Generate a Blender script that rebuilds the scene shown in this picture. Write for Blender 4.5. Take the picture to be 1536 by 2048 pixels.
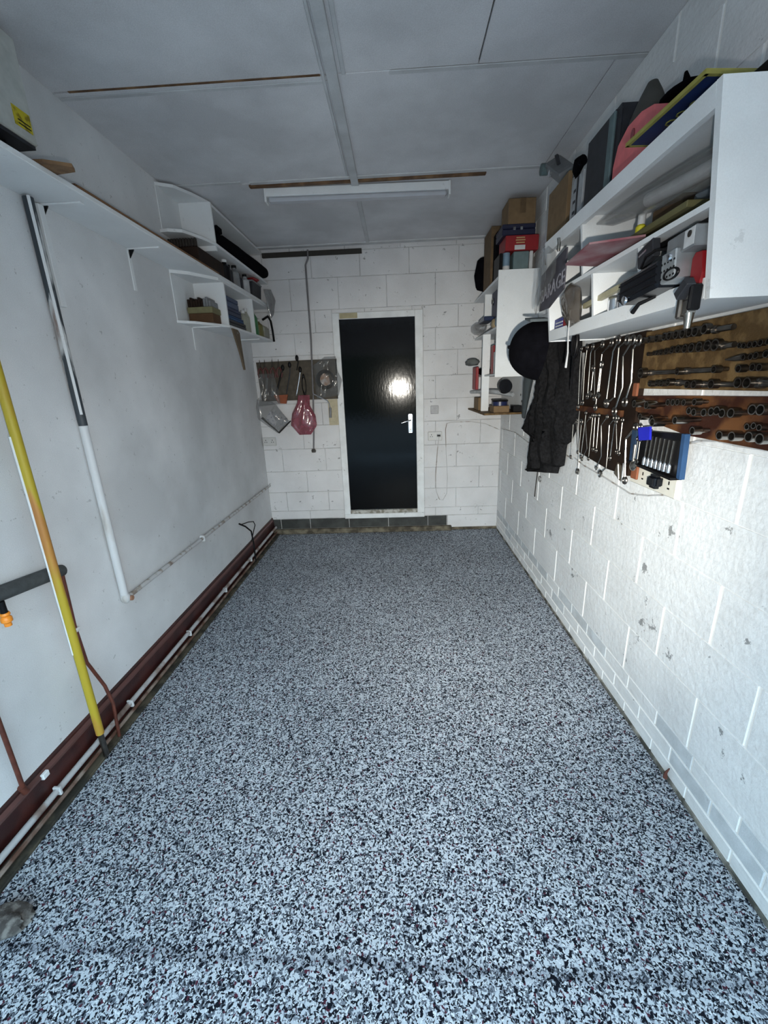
import bpy, bmesh, math, random
from mathutils import Vector, Matrix
random.seed(7)
for o in list(bpy.data.objects): bpy.data.objects.remove(o)
SC = bpy.context.scene
COL = SC.collection

# ---------------------------------------------------------------- camera
cam = bpy.data.cameras.new('camera'); cam.sensor_fit = 'HORIZONTAL'; cam.sensor_width = 36.0
cam.lens = 838.0 / 1536.0 * 36.0; cam.clip_start = 0.02
co = bpy.data.objects.new('camera', cam); COL.objects.link(co)
r, u, b = Vector((0.998861, 0.030472, -0.036722)), Vector((0.02621, 0.292733, 0.955835)), Vector((0.039876, -0.955709, 0.291601))
co.matrix_world = Matrix(((r.x, u.x, b.x, 0), (r.y, u.y, b.y, 0), (r.z, u.z, b.z, 1.58), (0, 0, 0, 1)))
SC.camera = co

# ---------------------------------------------------------------- world: blue evening sky
w = bpy.data.worlds.new('evening_sky'); SC.world = w; w.use_nodes = True
nt = w.node_tree; nt.nodes.clear()
out = nt.nodes.new('ShaderNodeOutputWorld'); bg = nt.nodes.new('ShaderNodeBackground')
bg.inputs[0].default_value = (0.58, 0.84, 1.0, 1); bg.inputs[1].default_value = 10.0
nt.links.new(bg.outputs[0], out.inputs[0])

# ---------------------------------------------------------------- lamps: the phone's flash next to the lens, plus an added wall spot
def lamp(name, kind, loc, energy, color, direction=(0, 1, 0), **kw):
    l = bpy.data.lights.new(name, kind); l.energy = energy; l.color = color
    for k, v in kw.items(): setattr(l, k, v)
    o = bpy.data.objects.new(name, l); COL.objects.link(o); o.location = loc
    o.rotation_euler = Vector(direction).to_track_quat('-Z', 'Y').to_euler(); return o
lamp('flash_lamp', 'SPOT', (0.05, 0.0, 1.50), 112, (1.0, 0.93, 0.84), (-0.04, 0.956, -0.292), spot_size=math.radians(110), spot_blend=1.0, shadow_soft_size=0.012)
lamp('added_wall_spot', 'SPOT', (0.05, 0.0, 1.50), 285, (1.0, 0.95, 0.84), (0.15, 1.0, -0.25), spot_size=math.radians(72), spot_blend=1.0, shadow_soft_size=0.012)  # extra narrow spot added to brighten the lower back and right walls
lamp('flash_spill', 'POINT', (0.05, -0.01, 1.50), 24, (1.0, 0.97, 0.92), shadow_soft_size=0.012)

SC.view_settings.view_transform = 'Standard'; SC.view_settings.look = 'None'
SC.view_settings.gamma = 1.0; SC.view_settings.use_curve_mapping = False
SC.view_settings.exposure = 0.0

XL, XR, D, ZC = -1.45, 1.06, 4.45, 2.83
YF = -1.0

# ---------------------------------------------------------------- materials
def new_mat(name):
    m = bpy.data.materials.new(name); m.use_nodes = True
    return m, m.node_tree, m.node_tree.nodes['Principled BSDF']
MATS = {}
def pm(name, col, rough=0.6, metal=0.0, var=0.12, scale=25.0, bump=0.0, bscale=120.0, col2=None, mix=(0.45, 0.6), trans=0.0, alpha=1.0, spec=0.5, coat=0.0):
    if name in MATS: return MATS[name]
    m, t, bs = new_mat(name); N, L = t.nodes, t.links
    tc = N.new('ShaderNodeTexCoord')
    no = N.new('ShaderNodeTexNoise'); no.inputs['Scale'].default_value = scale; no.inputs['Detail'].default_value = 5
    L.new(tc.outputs['Object'], no.inputs['Vector'])
    ra = N.new('ShaderNodeValToRGB'); L.new(no.outputs['Fac'], ra.inputs[0])
    if col2:
        ra.color_ramp.elements[0].position, ra.color_ramp.elements[1].position = mix
        ra.color_ramp.elements[0].color = (*col, 1); ra.color_ramp.elements[1].color = (*col2, 1)
    else:
        ra.color_ramp.elements[0].position, ra.color_ramp.elements[1].position = 0.3, 0.7
        ra.color_ramp.elements[0].color = tuple(c * (1 - var) for c in col) + (1,)
        ra.color_ramp.elements[1].color = tuple(min(1, c * (1 + var)) for c in col) + (1,)
    L.new(ra.outputs[0], bs.inputs['Base Color'])
    bs.inputs['Roughness'].default_value = rough; bs.inputs['Metallic'].default_value = metal
    bs.inputs['Specular IOR Level'].default_value = spec
    bs.inputs['Transmission Weight'].default_value = trans; bs.inputs['Alpha'].default_value = alpha
    bs.inputs['Coat Weight'].default_value = coat
    if bump:
        n2 = N.new('ShaderNodeTexNoise'); n2.inputs['Scale'].default_value = bscale; n2.inputs['Detail'].default_value = 4
        L.new(tc.outputs['Object'], n2.inputs['Vector'])
        bp = N.new('ShaderNodeBump'); bp.inputs['Strength'].default_value = bump; bp.inputs['Distance'].default_value = 0.004
        L.new(n2.outputs['Fac'], bp.inputs['Height']); L.new(bp.outputs[0], bs.inputs['Normal'])
    MATS[name] = m; return m

def painted(name, col, specks=0.0, grime=0.10, gscale=1.6, bump=0.25, bscale=180, speckscale=16, grain=0.10, rough=0.75, scratch=0.0):
    """worn masonry paint: broad grime, fine grain, dark chips"""
    m, t, bs = new_mat(name); N, L = t.nodes, t.links
    geo = N.new('ShaderNodeNewGeometry'); P = geo.outputs['Position']
    def noise(s, d=4, rgh=0.55):
        n = N.new('ShaderNodeTexNoise'); n.inputs['Scale'].default_value = s; n.inputs['Detail'].default_value = d; n.inputs['Roughness'].default_value = rgh
        L.new(P, n.inputs['Vector']); return n.outputs['Fac']
    def ramp(src, p0, c0, p1, c1):
        rr = N.new('ShaderNodeValToRGB'); rr.color_ramp.elements[0].position = p0; rr.color_ramp.elements[1].position = p1
        rr.color_ramp.elements[0].color = (c0, c0, c0, 1); rr.color_ramp.elements[1].color = (c1, c1, c1, 1); L.new(src, rr.inputs[0]); return rr.outputs[0]
    def mul(a, b2):
        x = N.new('ShaderNodeMix'); x.data_type = 'RGBA'; x.blend_type = 'MULTIPLY'; x.inputs[0].default_value = 1
        if isinstance(a, tuple): x.inputs[6].default_value = (*a, 1)
        else: L.new(a, x.inputs[6])
        L.new(b2, x.inputs[7]); return x.outputs[2]
    c = mul(col, ramp(noise(gscale), 0.35, 1 - grime, 0.65, 1.0))
    c = mul(c, ramp(noise(260, 2), 0.3, 1 - grain, 0.7, 1.0))
    if specks:
        c = mul(c, ramp(noise(speckscale, 6, 0.72), 0.335, 1 - specks, 0.355, 1.0))
    if scratch:
        mp = N.new('ShaderNodeMapping'); mp.inputs['Rotation'].default_value = (0.75, 0, 0); mp.inputs['Scale'].default_value = (1, 3, 60)
        L.new(P, mp.inputs['Vector']); n = N.new('ShaderNodeTexNoise'); n.inputs['Scale'].default_value = 1.6; n.inputs['Detail'].default_value = 3
        L.new(mp.outputs[0], n.inputs['Vector']); c = mul(c, ramp(n.outputs['Fac'], 0.38, 1 - scratch, 0.55, 1.0))
    L.new(c, bs.inputs['Base Color']); bs.inputs['Roughness'].default_value = rough; bs.inputs['Specular IOR Level'].default_value = 0.3
    bp = N.new('ShaderNodeBump'); bp.inputs['Strength'].default_value = bump; bp.inputs['Distance'].default_value = 0.004
    L.new(noise(bscale, 5), bp.inputs['Height']); L.new(bp.outputs[0], bs.inputs['Normal'])
    MATS[name] = m; return m

def floor_mat():
    m, t, bs = new_mat('flake_floor_resin'); N, L = t.nodes, t.links
    geo = N.new('ShaderNodeNewGeometry'); P = geo.outputs['Position']
    wn = N.new('ShaderNodeTexNoise'); wn.inputs['Scale'].default_value = 90; wn.inputs['Detail'].default_value = 2; L.new(P, wn.inputs['Vector'])
    va = N.new('ShaderNodeVectorMath'); va.operation = 'SCALE'; va.inputs['Scale'].default_value = 0.016; L.new(wn.outputs['Color'], va.inputs[0])
    vb = N.new('ShaderNodeVectorMath'); vb.operation = 'ADD'; L.new(P, vb.inputs[0]); L.new(va.outputs[0], vb.inputs[1])
    def cells(scale, stops):
        v = N.new('ShaderNodeTexVoronoi'); v.inputs['Scale'].default_value = scale; v.voronoi_dimensions = '2D'; L.new(vb.outputs[0], v.inputs['Vector'])
        s = N.new('ShaderNodeSeparateColor'); L.new(v.outputs['Color'], s.inputs[0])
        rr = N.new('ShaderNodeValToRGB'); rr.color_ramp.interpolation = 'CONSTANT'
        e = rr.color_ramp.elements; e[0].position = 0; e[0].color = (*stops[0][1], 1); e[1].position = stops[1][0]; e[1].color = (*stops[1][1], 1)
        for p, c in stops[2:]:
            k = e.new(p); k.color = (*c, 1)
        L.new(s.outputs[0], rr.inputs[0]); return rr.outputs[0], s.outputs[1]
    dk, md, lt, br = (0.006, 0.008, 0.014), (0.08, 0.095, 0.12), (0.44, 0.49, 0.55), (0.07, 0.02, 0.035)
    c1, g1 = cells(185, [(0, dk), (0.33, md), (0.52, lt), (0.96, br)])
    c2, g2 = cells(310, [(0, dk), (0.28, (0.16, 0.18, 0.22)), (0.55, (0.38, 0.43, 0.50)), (0.8, (0.60, 0.65, 0.70))])
    x = N.new('ShaderNodeMix'); x.data_type = 'RGBA'; gt = N.new('ShaderNodeMath'); gt.operation = 'GREATER_THAN'; gt.inputs[1].default_value = 0.55
    L.new(g1, gt.inputs[0]); L.new(gt.outputs[0], x.inputs[0]); L.new(c1, x.inputs[6]); L.new(c2, x.inputs[7])
    n = N.new('ShaderNodeTexNoise'); n.inputs['Scale'].default_value = 1.3; n.inputs['Detail'].default_value = 3; L.new(P, n.inputs['Vector'])
    rr = N.new('ShaderNodeValToRGB'); rr.color_ramp.elements[0].position = 0.3; rr.color_ramp.elements[0].color = (0.8, 0.8, 0.8, 1); rr.color_ramp.elements[1].position = 0.7
    L.new(n.outputs['Fac'], rr.inputs[0])
    y = N.new('ShaderNodeMix'); y.data_type = 'RGBA'; y.blend_type = 'MULTIPLY'; y.inputs[0].default_value = 1
    L.new(x.outputs[2], y.inputs[6]); L.new(rr.outputs[0], y.inputs[7]); L.new(y.outputs[2], bs.inputs['Base Color'])
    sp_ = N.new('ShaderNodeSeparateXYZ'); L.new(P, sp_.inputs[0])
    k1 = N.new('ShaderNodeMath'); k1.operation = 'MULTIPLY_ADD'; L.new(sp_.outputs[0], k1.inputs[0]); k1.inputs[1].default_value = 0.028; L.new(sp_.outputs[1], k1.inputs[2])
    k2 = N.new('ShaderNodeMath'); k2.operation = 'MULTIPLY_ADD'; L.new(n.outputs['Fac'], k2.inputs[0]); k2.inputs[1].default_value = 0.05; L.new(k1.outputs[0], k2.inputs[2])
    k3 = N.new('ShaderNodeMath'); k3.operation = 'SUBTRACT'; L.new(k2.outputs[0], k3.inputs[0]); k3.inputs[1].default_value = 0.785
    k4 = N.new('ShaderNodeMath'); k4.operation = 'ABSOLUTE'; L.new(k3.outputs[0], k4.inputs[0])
    rl = N.new('ShaderNodeValToRGB'); rl.color_ramp.elements[0].position = 0.0; rl.color_ramp.elements[0].color = (0.62, 0.62, 0.64, 1); rl.color_ramp.elements[1].position = 0.024  # soft shadow line across the near floor, painted into the colour
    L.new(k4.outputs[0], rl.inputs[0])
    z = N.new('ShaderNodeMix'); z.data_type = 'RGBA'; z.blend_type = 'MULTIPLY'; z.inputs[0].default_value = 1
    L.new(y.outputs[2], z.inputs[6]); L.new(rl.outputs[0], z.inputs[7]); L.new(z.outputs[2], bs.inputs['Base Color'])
    bs.inputs['Roughness'].default_value = 0.6; bs.inputs['Specular IOR Level'].default_value = 0.08
    bp = N.new('ShaderNodeBump'); bp.inputs['Strength'].default_value = 0.25; bp.inputs['Distance'].default_value = 0.002
    L.new(g2, bp.inputs['Height']); L.new(bp.outputs[0], bs.inputs['Normal'])
    return m

def pipe_mat(name, base, flake, chip, thr=0.5, scale=14):
    """two colours of old paint worn off in long patches"""
    m, t, bs = new_mat(name); N, L = t.nodes, t.links
    tc = N.new('ShaderNodeTexCoord'); mp = N.new('ShaderNodeMapping'); mp.inputs['Scale'].default_value = (1, 1, 0.25); L.new(tc.outputs['Object'], mp.inputs[0])
    n = N.new('ShaderNodeTexNoise'); n.inputs['Scale'].default_value = scale; n.inputs['Detail'].default_value = 6; L.new(mp.outputs[0], n.inputs['Vector'])
    rr = N.new('ShaderNodeValToRGB'); e = rr.color_ramp.elements; e[0].position = thr - 0.03; e[0].color = (*base, 1); e[1].position = thr + 0.03; e[1].color = (*flake, 1)
    k = e.new(min(0.99, thr + 0.16)); k.color = (*chip, 1)
    L.new(n.outputs['Fac'], rr.inputs[0]); L.new(rr.outputs[0], bs.inputs['Base Color']); bs.inputs['Roughness'].default_value = 0.55
    MATS[name] = m; return m

M_WALLL = painted('left_wall_paint', (0.76, 0.78, 0.80), specks=0.35, grime=0.24, gscale=1.6, bump=0.12, speckscale=30, grain=0.10)
M_BLOCK = painted('white_block_paint', (0.80, 0.82, 0.83), specks=0.6, grime=0.12, gscale=3, bump=1.0, bscale=38, speckscale=8, grain=0.08, scratch=0.05)
M_MORT = painted('white_mortar_paint', (0.90, 0.90, 0.88), grime=0.05, bump=0.3, grain=0.05)
M_BACKB = painted('back_block_paint', (0.70, 0.71, 0.73), specks=0.6, grime=0.14, gscale=2.5, bump=0.5, bscale=90, speckscale=17, grain=0.16)
M_BACKM = painted('back_joint_paint', (0.62, 0.63, 0.64), specks=0.85, grime=0.6, gscale=7, bump=0.4, grain=0.3)
M_CEIL = painted('ceiling_board_paint', (0.72, 0.73, 0.76), grime=0.22, gscale=2.2, bump=0.15, grain=0.16)
M_CEILS = painted('ceiling_strip_paint', (0.58, 0.60, 0.62), grime=0.2, gscale=6, bump=0.1, grain=0.1)
M_WHITE = painted('white_gloss_paint', (0.74, 0.77, 0.79), specks=0.15, grime=0.08, gscale=5, bump=0.06, speckscale=12, grain=0.06, rough=0.5)
M_FRAME = painted('door_frame_paint', (0.72, 0.75, 0.77), specks=0.4, grime=0.15, gscale=9, bump=0.1, grain=0.08, rough=0.5)
M_GREYBR = painted('grey_brick_paint', (0.66, 0.70, 0.73), specks=0.2, grime=0.2, gscale=12, bump=0.4, grain=0.1)
M_PLINTH = painted('dark_plinth_blocks', (0.065, 0.07, 0.068), specks=0.3, grime=0.4, gscale=10, bump=0.5, grain=0.3)
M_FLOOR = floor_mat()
M_DIRT = pm('brown_screed_dirt', (0.05, 0.042, 0.03), 0.9, col2=(0.17, 0.15, 0.11), mix=(0.4, 0.65), scale=14, bump=0.6)
M_WOODB = pm('rough_brown_timber', (0.09, 0.045, 0.02), 0.7, col2=(0.20, 0.11, 0.05), scale=9, bump=0.3)
M_DARKGAP = pm('dark_gap', (0.012, 0.011, 0.01), 0.9)
M_MAROON = pm('maroon_gloss_paint', (0.028, 0.006, 0.005), 0.35, col2=(0.055, 0.014, 0.011), scale=8, bump=0.15)
M_YELLOW = pipe_mat('yellow_gas_paint', (0.40, 0.31, 0.02), (0.42, 0.20, 0.04), (0.26, 0.08, 0.04), 0.52, 6)
M_WPIPE = pipe_mat('white_flaking_pipe', (0.58, 0.60, 0.62), (0.50, 0.50, 0.49), (0.09, 0.05, 0.035), 0.58, 9)
M_DPIPE = pipe_mat('dark_flaking_pipe', (0.035, 0.045, 0.055), (0.50, 0.52, 0.53), (0.13, 0.07, 0.05), 0.52, 13)
M_COND = pipe_mat('scuffed_conduit', (0.46, 0.47, 0.48), (0.30, 0.27, 0.24), (0.16, 0.12, 0.10), 0.55, 16)
M_COPPER = pm('old_copper_pipe', (0.12, 0.035, 0.022), 0.45, metal=0.3, var=0.3)
M_LAG = pm('grey_pipe_lagging', (0.055, 0.062, 0.065), 0.85, var=0.3, bump=0.4)
M_BLACK = pm('black_plastic', (0.004, 0.004, 0.005), 0.45, var=0.3, spec=0.18)
M_BLACKG = pm('black_gloss_plastic', (0.004, 0.005, 0.008), 0.24, var=0.3, spec=0.35)
M_CLOTH = pm('black_cloth', (0.0035, 0.0035, 0.005), 0.95, var=0.3, bump=0.5, spec=0.04)
M_COAT = pm('dark_grey_wool', (0.013, 0.013, 0.014), 0.95, var=0.45, scale=60, bump=0.6, bscale=260, spec=0.06)
M_GREY = pm('grey_plastic', (0.16, 0.17, 0.18), 0.5, var=0.15)
M_DGREY = pm('dark_grey_plastic', (0.026, 0.028, 0.034), 0.5, var=0.2, spec=0.25)
M_LGREY = pm('light_grey_plastic', (0.34, 0.36, 0.38), 0.55, var=0.15)
M_STEEL = pm('dull_steel', (0.34, 0.325, 0.30), 0.25, metal=1.0, var=0.25)
M_CHROME = pm('chrome', (0.72, 0.74, 0.78), 0.16, metal=1.0, var=0.06)
M_OLDST = pm('oily_old_steel', (0.17, 0.155, 0.14), 0.33, metal=1.0, var=0.4)
M_ZINC = pm('zinc_sheet', (0.42, 0.45, 0.47), 0.42, metal=0.7, var=0.15)
M_CARD = pm('brown_cardboard', (0.17, 0.11, 0.055), 0.85, var=0.15)
M_CARDD = pm('dark_old_cardboard', (0.11, 0.07, 0.035), 0.85, var=0.2)  # darker brown card for some boxes and a tape strip
M_MDF = pm('tan_hardboard', (0.085, 0.050, 0.020), 0.7, col2=(0.15, 0.095, 0.04), scale=22, bump=0.4, spec=0.2)
M_REDW = pm('stained_red_timber', (0.035, 0.011, 0.006), 0.6, col2=(0.13, 0.055, 0.02), scale=7, bump=0.2, spec=0.2)
M_DKW = pm('dark_oily_board', (0.014, 0.007, 0.004), 0.65, var=0.5, scale=12, spec=0.2)
M_REDWB = pm('orange_wood_end', (0.22, 0.07, 0.03), 0.7)
M_PINK = pm('pink_plastic', (0.68, 0.16, 0.17), 0.6, var=0.1)
M_PINKD = pm('dark_pink_recess', (0.30, 0.06, 0.07), 0.6)
M_NAVY = pm('navy_sign_board', (0.004, 0.018, 0.085), 0.5, var=0.2)
M_YEL = pm('sign_yellow', (0.28, 0.26, 0.06), 0.6, var=0.15)
M_RED = pm('red_card', (0.22, 0.005, 0.009), 0.5, var=0.1)
M_CREAM = pm('cream_plastic', (0.68, 0.67, 0.60), 0.45, var=0.05)
M_SOCK = pm('white_switch_plastic', (0.50, 0.51, 0.51), 0.4, var=0.04)
M_BLUE = pm('blue_plastic', (0.025, 0.065, 0.15), 0.5, var=0.1, spec=0.2)
M_ROYAL = pm('royal_blue_plastic', (0.01, 0.015, 0.42), 0.5, var=0.1)
M_ORANGE = pm('orange_plastic', (0.85, 0.27, 0.02), 0.4, var=0.05)
M_MAROONB = pm('maroon_speckled_board', (0.20, 0.06, 0.075), 0.8, col2=(0.32, 0.24, 0.25), mix=(0.4, 0.7), scale=7)
M_GREEN = pm('green_plastic', (0.03, 0.13, 0.05), 0.4)
M_TEAL = pm('teal_grey_box', (0.10, 0.15, 0.16), 0.6)
M_LABEL = pm('pale_paper_label', (0.50, 0.51, 0.52), 0.7)
M_PIPEC = pm('red_handle_grip', (0.075, 0.008, 0.007), 0.5)
def clearbag(name, tint, a, rough=0.12, bump=0.9):
    return pm(name, tint, rough, alpha=a, var=0.15, bump=bump, bscale=22, spec=0.9, coat=0.6)
M_BAG = clearbag('clear_polythene', (0.16, 0.165, 0.165), 0.26)
M_BAGP = clearbag('pink_polythene', (0.24, 0.06, 0.085), 0.80)
M_BAGB = clearbag('brown_smoked_polythene', (0.10, 0.085, 0.07), 0.85)
M_BAGG = clearbag('grey_polythene', (0.22, 0.22, 0.22), 0.55)
M_JUG = pm('cloudy_jug_plastic', (0.32, 0.33, 0.28), 0.3, alpha=0.85)
M_DIFF = pm('lamp_diffuser', (0.42, 0.44, 0.48), 0.12, var=0.02)
def door_mat():
    m, t, bs = new_mat('black_gloss_door'); N, L = t.nodes, t.links
    bs.inputs['Base Color'].default_value = (0.0006, 0.0008, 0.0014, 1); bs.inputs['Roughness'].default_value = 0.09
    bs.inputs['Specular IOR Level'].default_value = 0.28
    tc = N.new('ShaderNodeTexCoord'); mp = N.new('ShaderNodeMapping'); mp.inputs['Scale'].default_value = (1.6, 1, 0.55); L.new(tc.outputs['Object'], mp.inputs[0])
    n = N.new('ShaderNodeTexNoise'); n.inputs['Scale'].default_value = 34; n.inputs['Detail'].default_value = 5; L.new(mp.outputs[0], n.inputs['Vector'])
    bp = N.new('ShaderNodeBump'); bp.inputs['Strength'].default_value = 0.11; bp.inputs['Distance'].default_value = 0.0030
    L.new(n.outputs['Fac'], bp.inputs['Height']); L.new(bp.outputs[0], bs.inputs['Normal']); return m
M_DOOR = door_mat()
M_TARM = pm('outside_tarmac', (0.05, 0.05, 0.055), 0.9, var=0.3)
M_RUBBLE = pm('dark_rubble', (0.05, 0.045, 0.042), 0.9, col2=(0.16, 0.15, 0.14), scale=40, bump=0.8)

# ---------------------------------------------------------------- mesh helpers
WP = {}
class MB:
    def __init__(s): s.v = []; s.f = []; s.sm = False
    def add(s, vs, fs):
        n = len(s.v); s.v += [Vector(p) for p in vs]; s.f += [[i + n for i in f] for f in fs]; return s
    def box(s, x0, x1, y0, y1, z0, z1, M=None, ch=0.0):
        if ch:
            bm = bmesh.new(); bmesh.ops.create_cube(bm, size=1)
            for v in bm.verts: v.co = Vector(((x0 + x1) / 2 + v.co.x * (x1 - x0), (y0 + y1) / 2 + v.co.y * (y1 - y0), (z0 + z1) / 2 + v.co.z * (z1 - z0)))
            bmesh.ops.bevel(bm, geom=bm.edges[:], offset=ch, segments=1 if ch < 0.012 else 3, affect='EDGES')
            bm.verts.index_update(); vs = [v.co.copy() for v in bm.verts]; fs = [[v.index for v in f.verts] for f in bm.faces]; bm.free()
        else:
            vs = [Vector(p) for p in ((x0, y0, z0), (x1, y0, z0), (x1, y1, z0), (x0, y1, z0), (x0, y0, z1), (x1, y0, z1), (x1, y1, z1), (x0, y1, z1))]
            fs = [(0, 3, 2, 1), (4, 5, 6, 7), (0, 1, 5, 4), (1, 2, 6, 5), (2, 3, 7, 6), (3, 0, 4, 7)]
        if M: vs = [M @ v for v in vs]
        return s.add(vs, fs)
    def prism(s, poly, a0, a1, axis='y'):
        n = len(poly)
        def P(q, a):
            if axis == 'y': return (q[0], a, q[1])
            if axis == 'x': return (a, q[0], q[1])
            return (q[0], q[1], a)
        vs = [P(q, a0) for q in poly] + [P(q, a1) for q in poly]
        fs = [list(range(n)), list(range(2 * n - 1, n - 1, -1))] + [[i, i + n, (i + 1) % n + n, (i + 1) % n] for i in range(n)]
        return s.add(vs, fs)
    def tube(s, pts, r, n=10, caps=True, flat=None):
        s.sm = True
        pts = [Vector(p) for p in pts]; rs = r if isinstance(r, (list, tuple)) else [r] * len(pts)
        base = len(s.v); prev = None
        for i, p in enumerate(pts):
            t = (pts[min(i + 1, len(pts) - 1)] - pts[max(i - 1, 0)]).normalized()
            if prev is None:
                a = Vector((1, 0, 0)) if abs(t.x) < 0.9 else Vector((0, 0, 1)); a = (a - t * a.dot(t)).normalized()
            else: a = (prev - t * prev.dot(t)).normalized()
            prev = a; b2 = t.cross(a)
            fl = flat if flat else 1.0
            for k in range(n):
                an = 2 * math.pi * k / n; s.v.append(p + a * (math.cos(an) * rs[i] * fl) + b2 * (math.sin(an) * rs[i]))
        for i in range(len(pts) - 1):
            for k in range(n):
                q = base + i * n; s.f.append([q + k, q + (k + 1) % n, q + n + (k + 1) % n, q + n + k])
        if caps:
            s.f.append([base + k for k in range(n)][::-1]); q = base + (len(pts) - 1) * n; s.f.append([q + k for k in range(n)])
        return s
    def lathe(s, c, prof, n=16, axis='z', sx=1.0, sy=1.0):
        s.sm = True; c = Vector(c); base = len(s.v)
        for (rr, h) in prof:
            for k in range(n):
                an = 2 * math.pi * k / n; x, y = math.cos(an) * rr * sx, math.sin(an) * rr * sy
                s.v.append(c + (Vector((x, y, h)) if axis == 'z' else Vector((h, x, y)) if axis == 'x' else Vector((x, h, y))))
        for i in range(len(prof) - 1):
            for k in range(n):
                q = base + i * n; s.f.append([q + k, q + (k + 1) % n, q + n + (k + 1) % n, q + n + k])
        return s
    def torus(s, c, R, r2, axis='x', n=18, m=7, sx=1.0, sy=1.0):
        s.sm = True; c = Vector(c); base = len(s.v)
        for i in range(n):
            a = 2 * math.pi * i / n
            for k in range(m):
                bb = 2 * math.pi * k / m; rr = R + r2 * math.cos(bb); h = r2 * math.sin(bb); x, y = rr * math.cos(a) * sx, rr * math.sin(a) * sy
                s.v.append(c + (Vector((h, x, y)) if axis == 'x' else Vector((x, h, y)) if axis == 'y' else Vector((x, y, h))))
        for i in range(n):
            for k in range(m): s.f.append([base + i * m + k, base + i * m + (k + 1) % m, base + ((i + 1) % n) * m + (k + 1) % m, base + ((i + 1) % n) * m + k])
        return s
    def blob(s, c, rx, ry, rz, n=14, m=10, lump=0.0, seed=0, pw=1.0):
        s.sm = True; rnd = random.Random(seed); base = len(s.v); c = Vector(c)
        ph = [(rnd.uniform(2, 5), rnd.uniform(0, 6), rnd.uniform(2, 5)) for _ in range(3)]
        def sg(v): return math.copysign(abs(v) ** pw, v)
        for i in range(m + 1):
            th = math.pi * i / m
            for k in range(n):
                a = 2 * math.pi * k / n; q = 1 + lump * sum(math.sin(p[0] * a + p[1] + p[2] * th) for p in ph) / 3 * math.sin(th)
                s.v.append(c + Vector((sg(math.sin(th)) * sg(math.cos(a)) * rx * q, sg(math.sin(th)) * sg(math.sin(a)) * ry * q, sg(math.cos(th)) * rz * q)))
        for i in range(m):
            for k in range(n):
                q = base + i * n; s.f.append([q + k, q + n + k, q + n + (k + 1) % n, q + (k + 1) % n])
        return s
    def build(s, name, mat, parent=None):
        lo = Vector([min(v[i] for v in s.v) for i in range(3)]); hi = Vector([max(v[i] for v in s.v) for i in range(3)])
        c = (lo + hi) / 2
        if parent is None: c.z = lo.z
        me = bpy.data.meshes.new(name); me.from_pydata([v - c for v in s.v], [], s.f); me.validate()
        bm = bmesh.new(); bm.from_mesh(me); bmesh.ops.remove_doubles(bm, verts=bm.verts[:], dist=1e-6); bmesh.ops.recalc_face_normals(bm, faces=bm.faces[:]); bm.to_mesh(me); bm.free()
        me.materials.append(mat)
        if s.sm:
            for p in me.polygons: p.use_smooth = True
            me.set_sharp_from_angle(angle=math.radians(40))
        o = bpy.data.objects.new(name, me); COL.objects.link(o); o.location = c - (WP[parent.name] if parent else Vector())
        if parent: o.parent = parent
        WP[o.name] = c; return o
def tag(o, label, cat, group=None):
    o['label'] = label; o['category'] = cat
    if group: o['group'] = group
    return o
def thing(name, label, cat, loc, group=None):
    o = bpy.data.objects.new(name, None); COL.objects.link(o); o.location = loc; o.empty_display_size = 0.05
    WP[o.name] = Vector(loc); return tag(o, label, cat, group)
def struct(o): o['kind'] = 'structure'; return o
def text_mesh(body, size, M, mat, parent, name='lettering', depth=0.0008):
    cu = bpy.data.curves.new('t', 'FONT'); cu.body = body; cu.size = size; cu.extrude = depth; cu.align_x = 'CENTER'; cu.align_y = 'CENTER'
    cu.resolution_u = 2
    to = bpy.data.objects.new('t', cu); me = bpy.data.meshes.new_from_object(to)
    mb = MB(); mb.v = [M @ v.co for v in me.vertices]; mb.f = [list(p.vertices) for p in me.polygons]
    bpy.data.objects.remove(to); bpy.data.meshes.remove(me)
    return mb.build(name, mat, parent)
def basis(o, x, y):   # text plane: x = reading direction, y = up
    x, y = Vector(x).normalized(), Vector(y).normalized(); z = x.cross(y); o = Vector(o)
    return Matrix(((x.x, y.x, z.x, o.x), (x.y, y.y, z.y, o.y), (x.z, y.z, z.z, o.z), (0, 0, 0, 1)))
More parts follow.
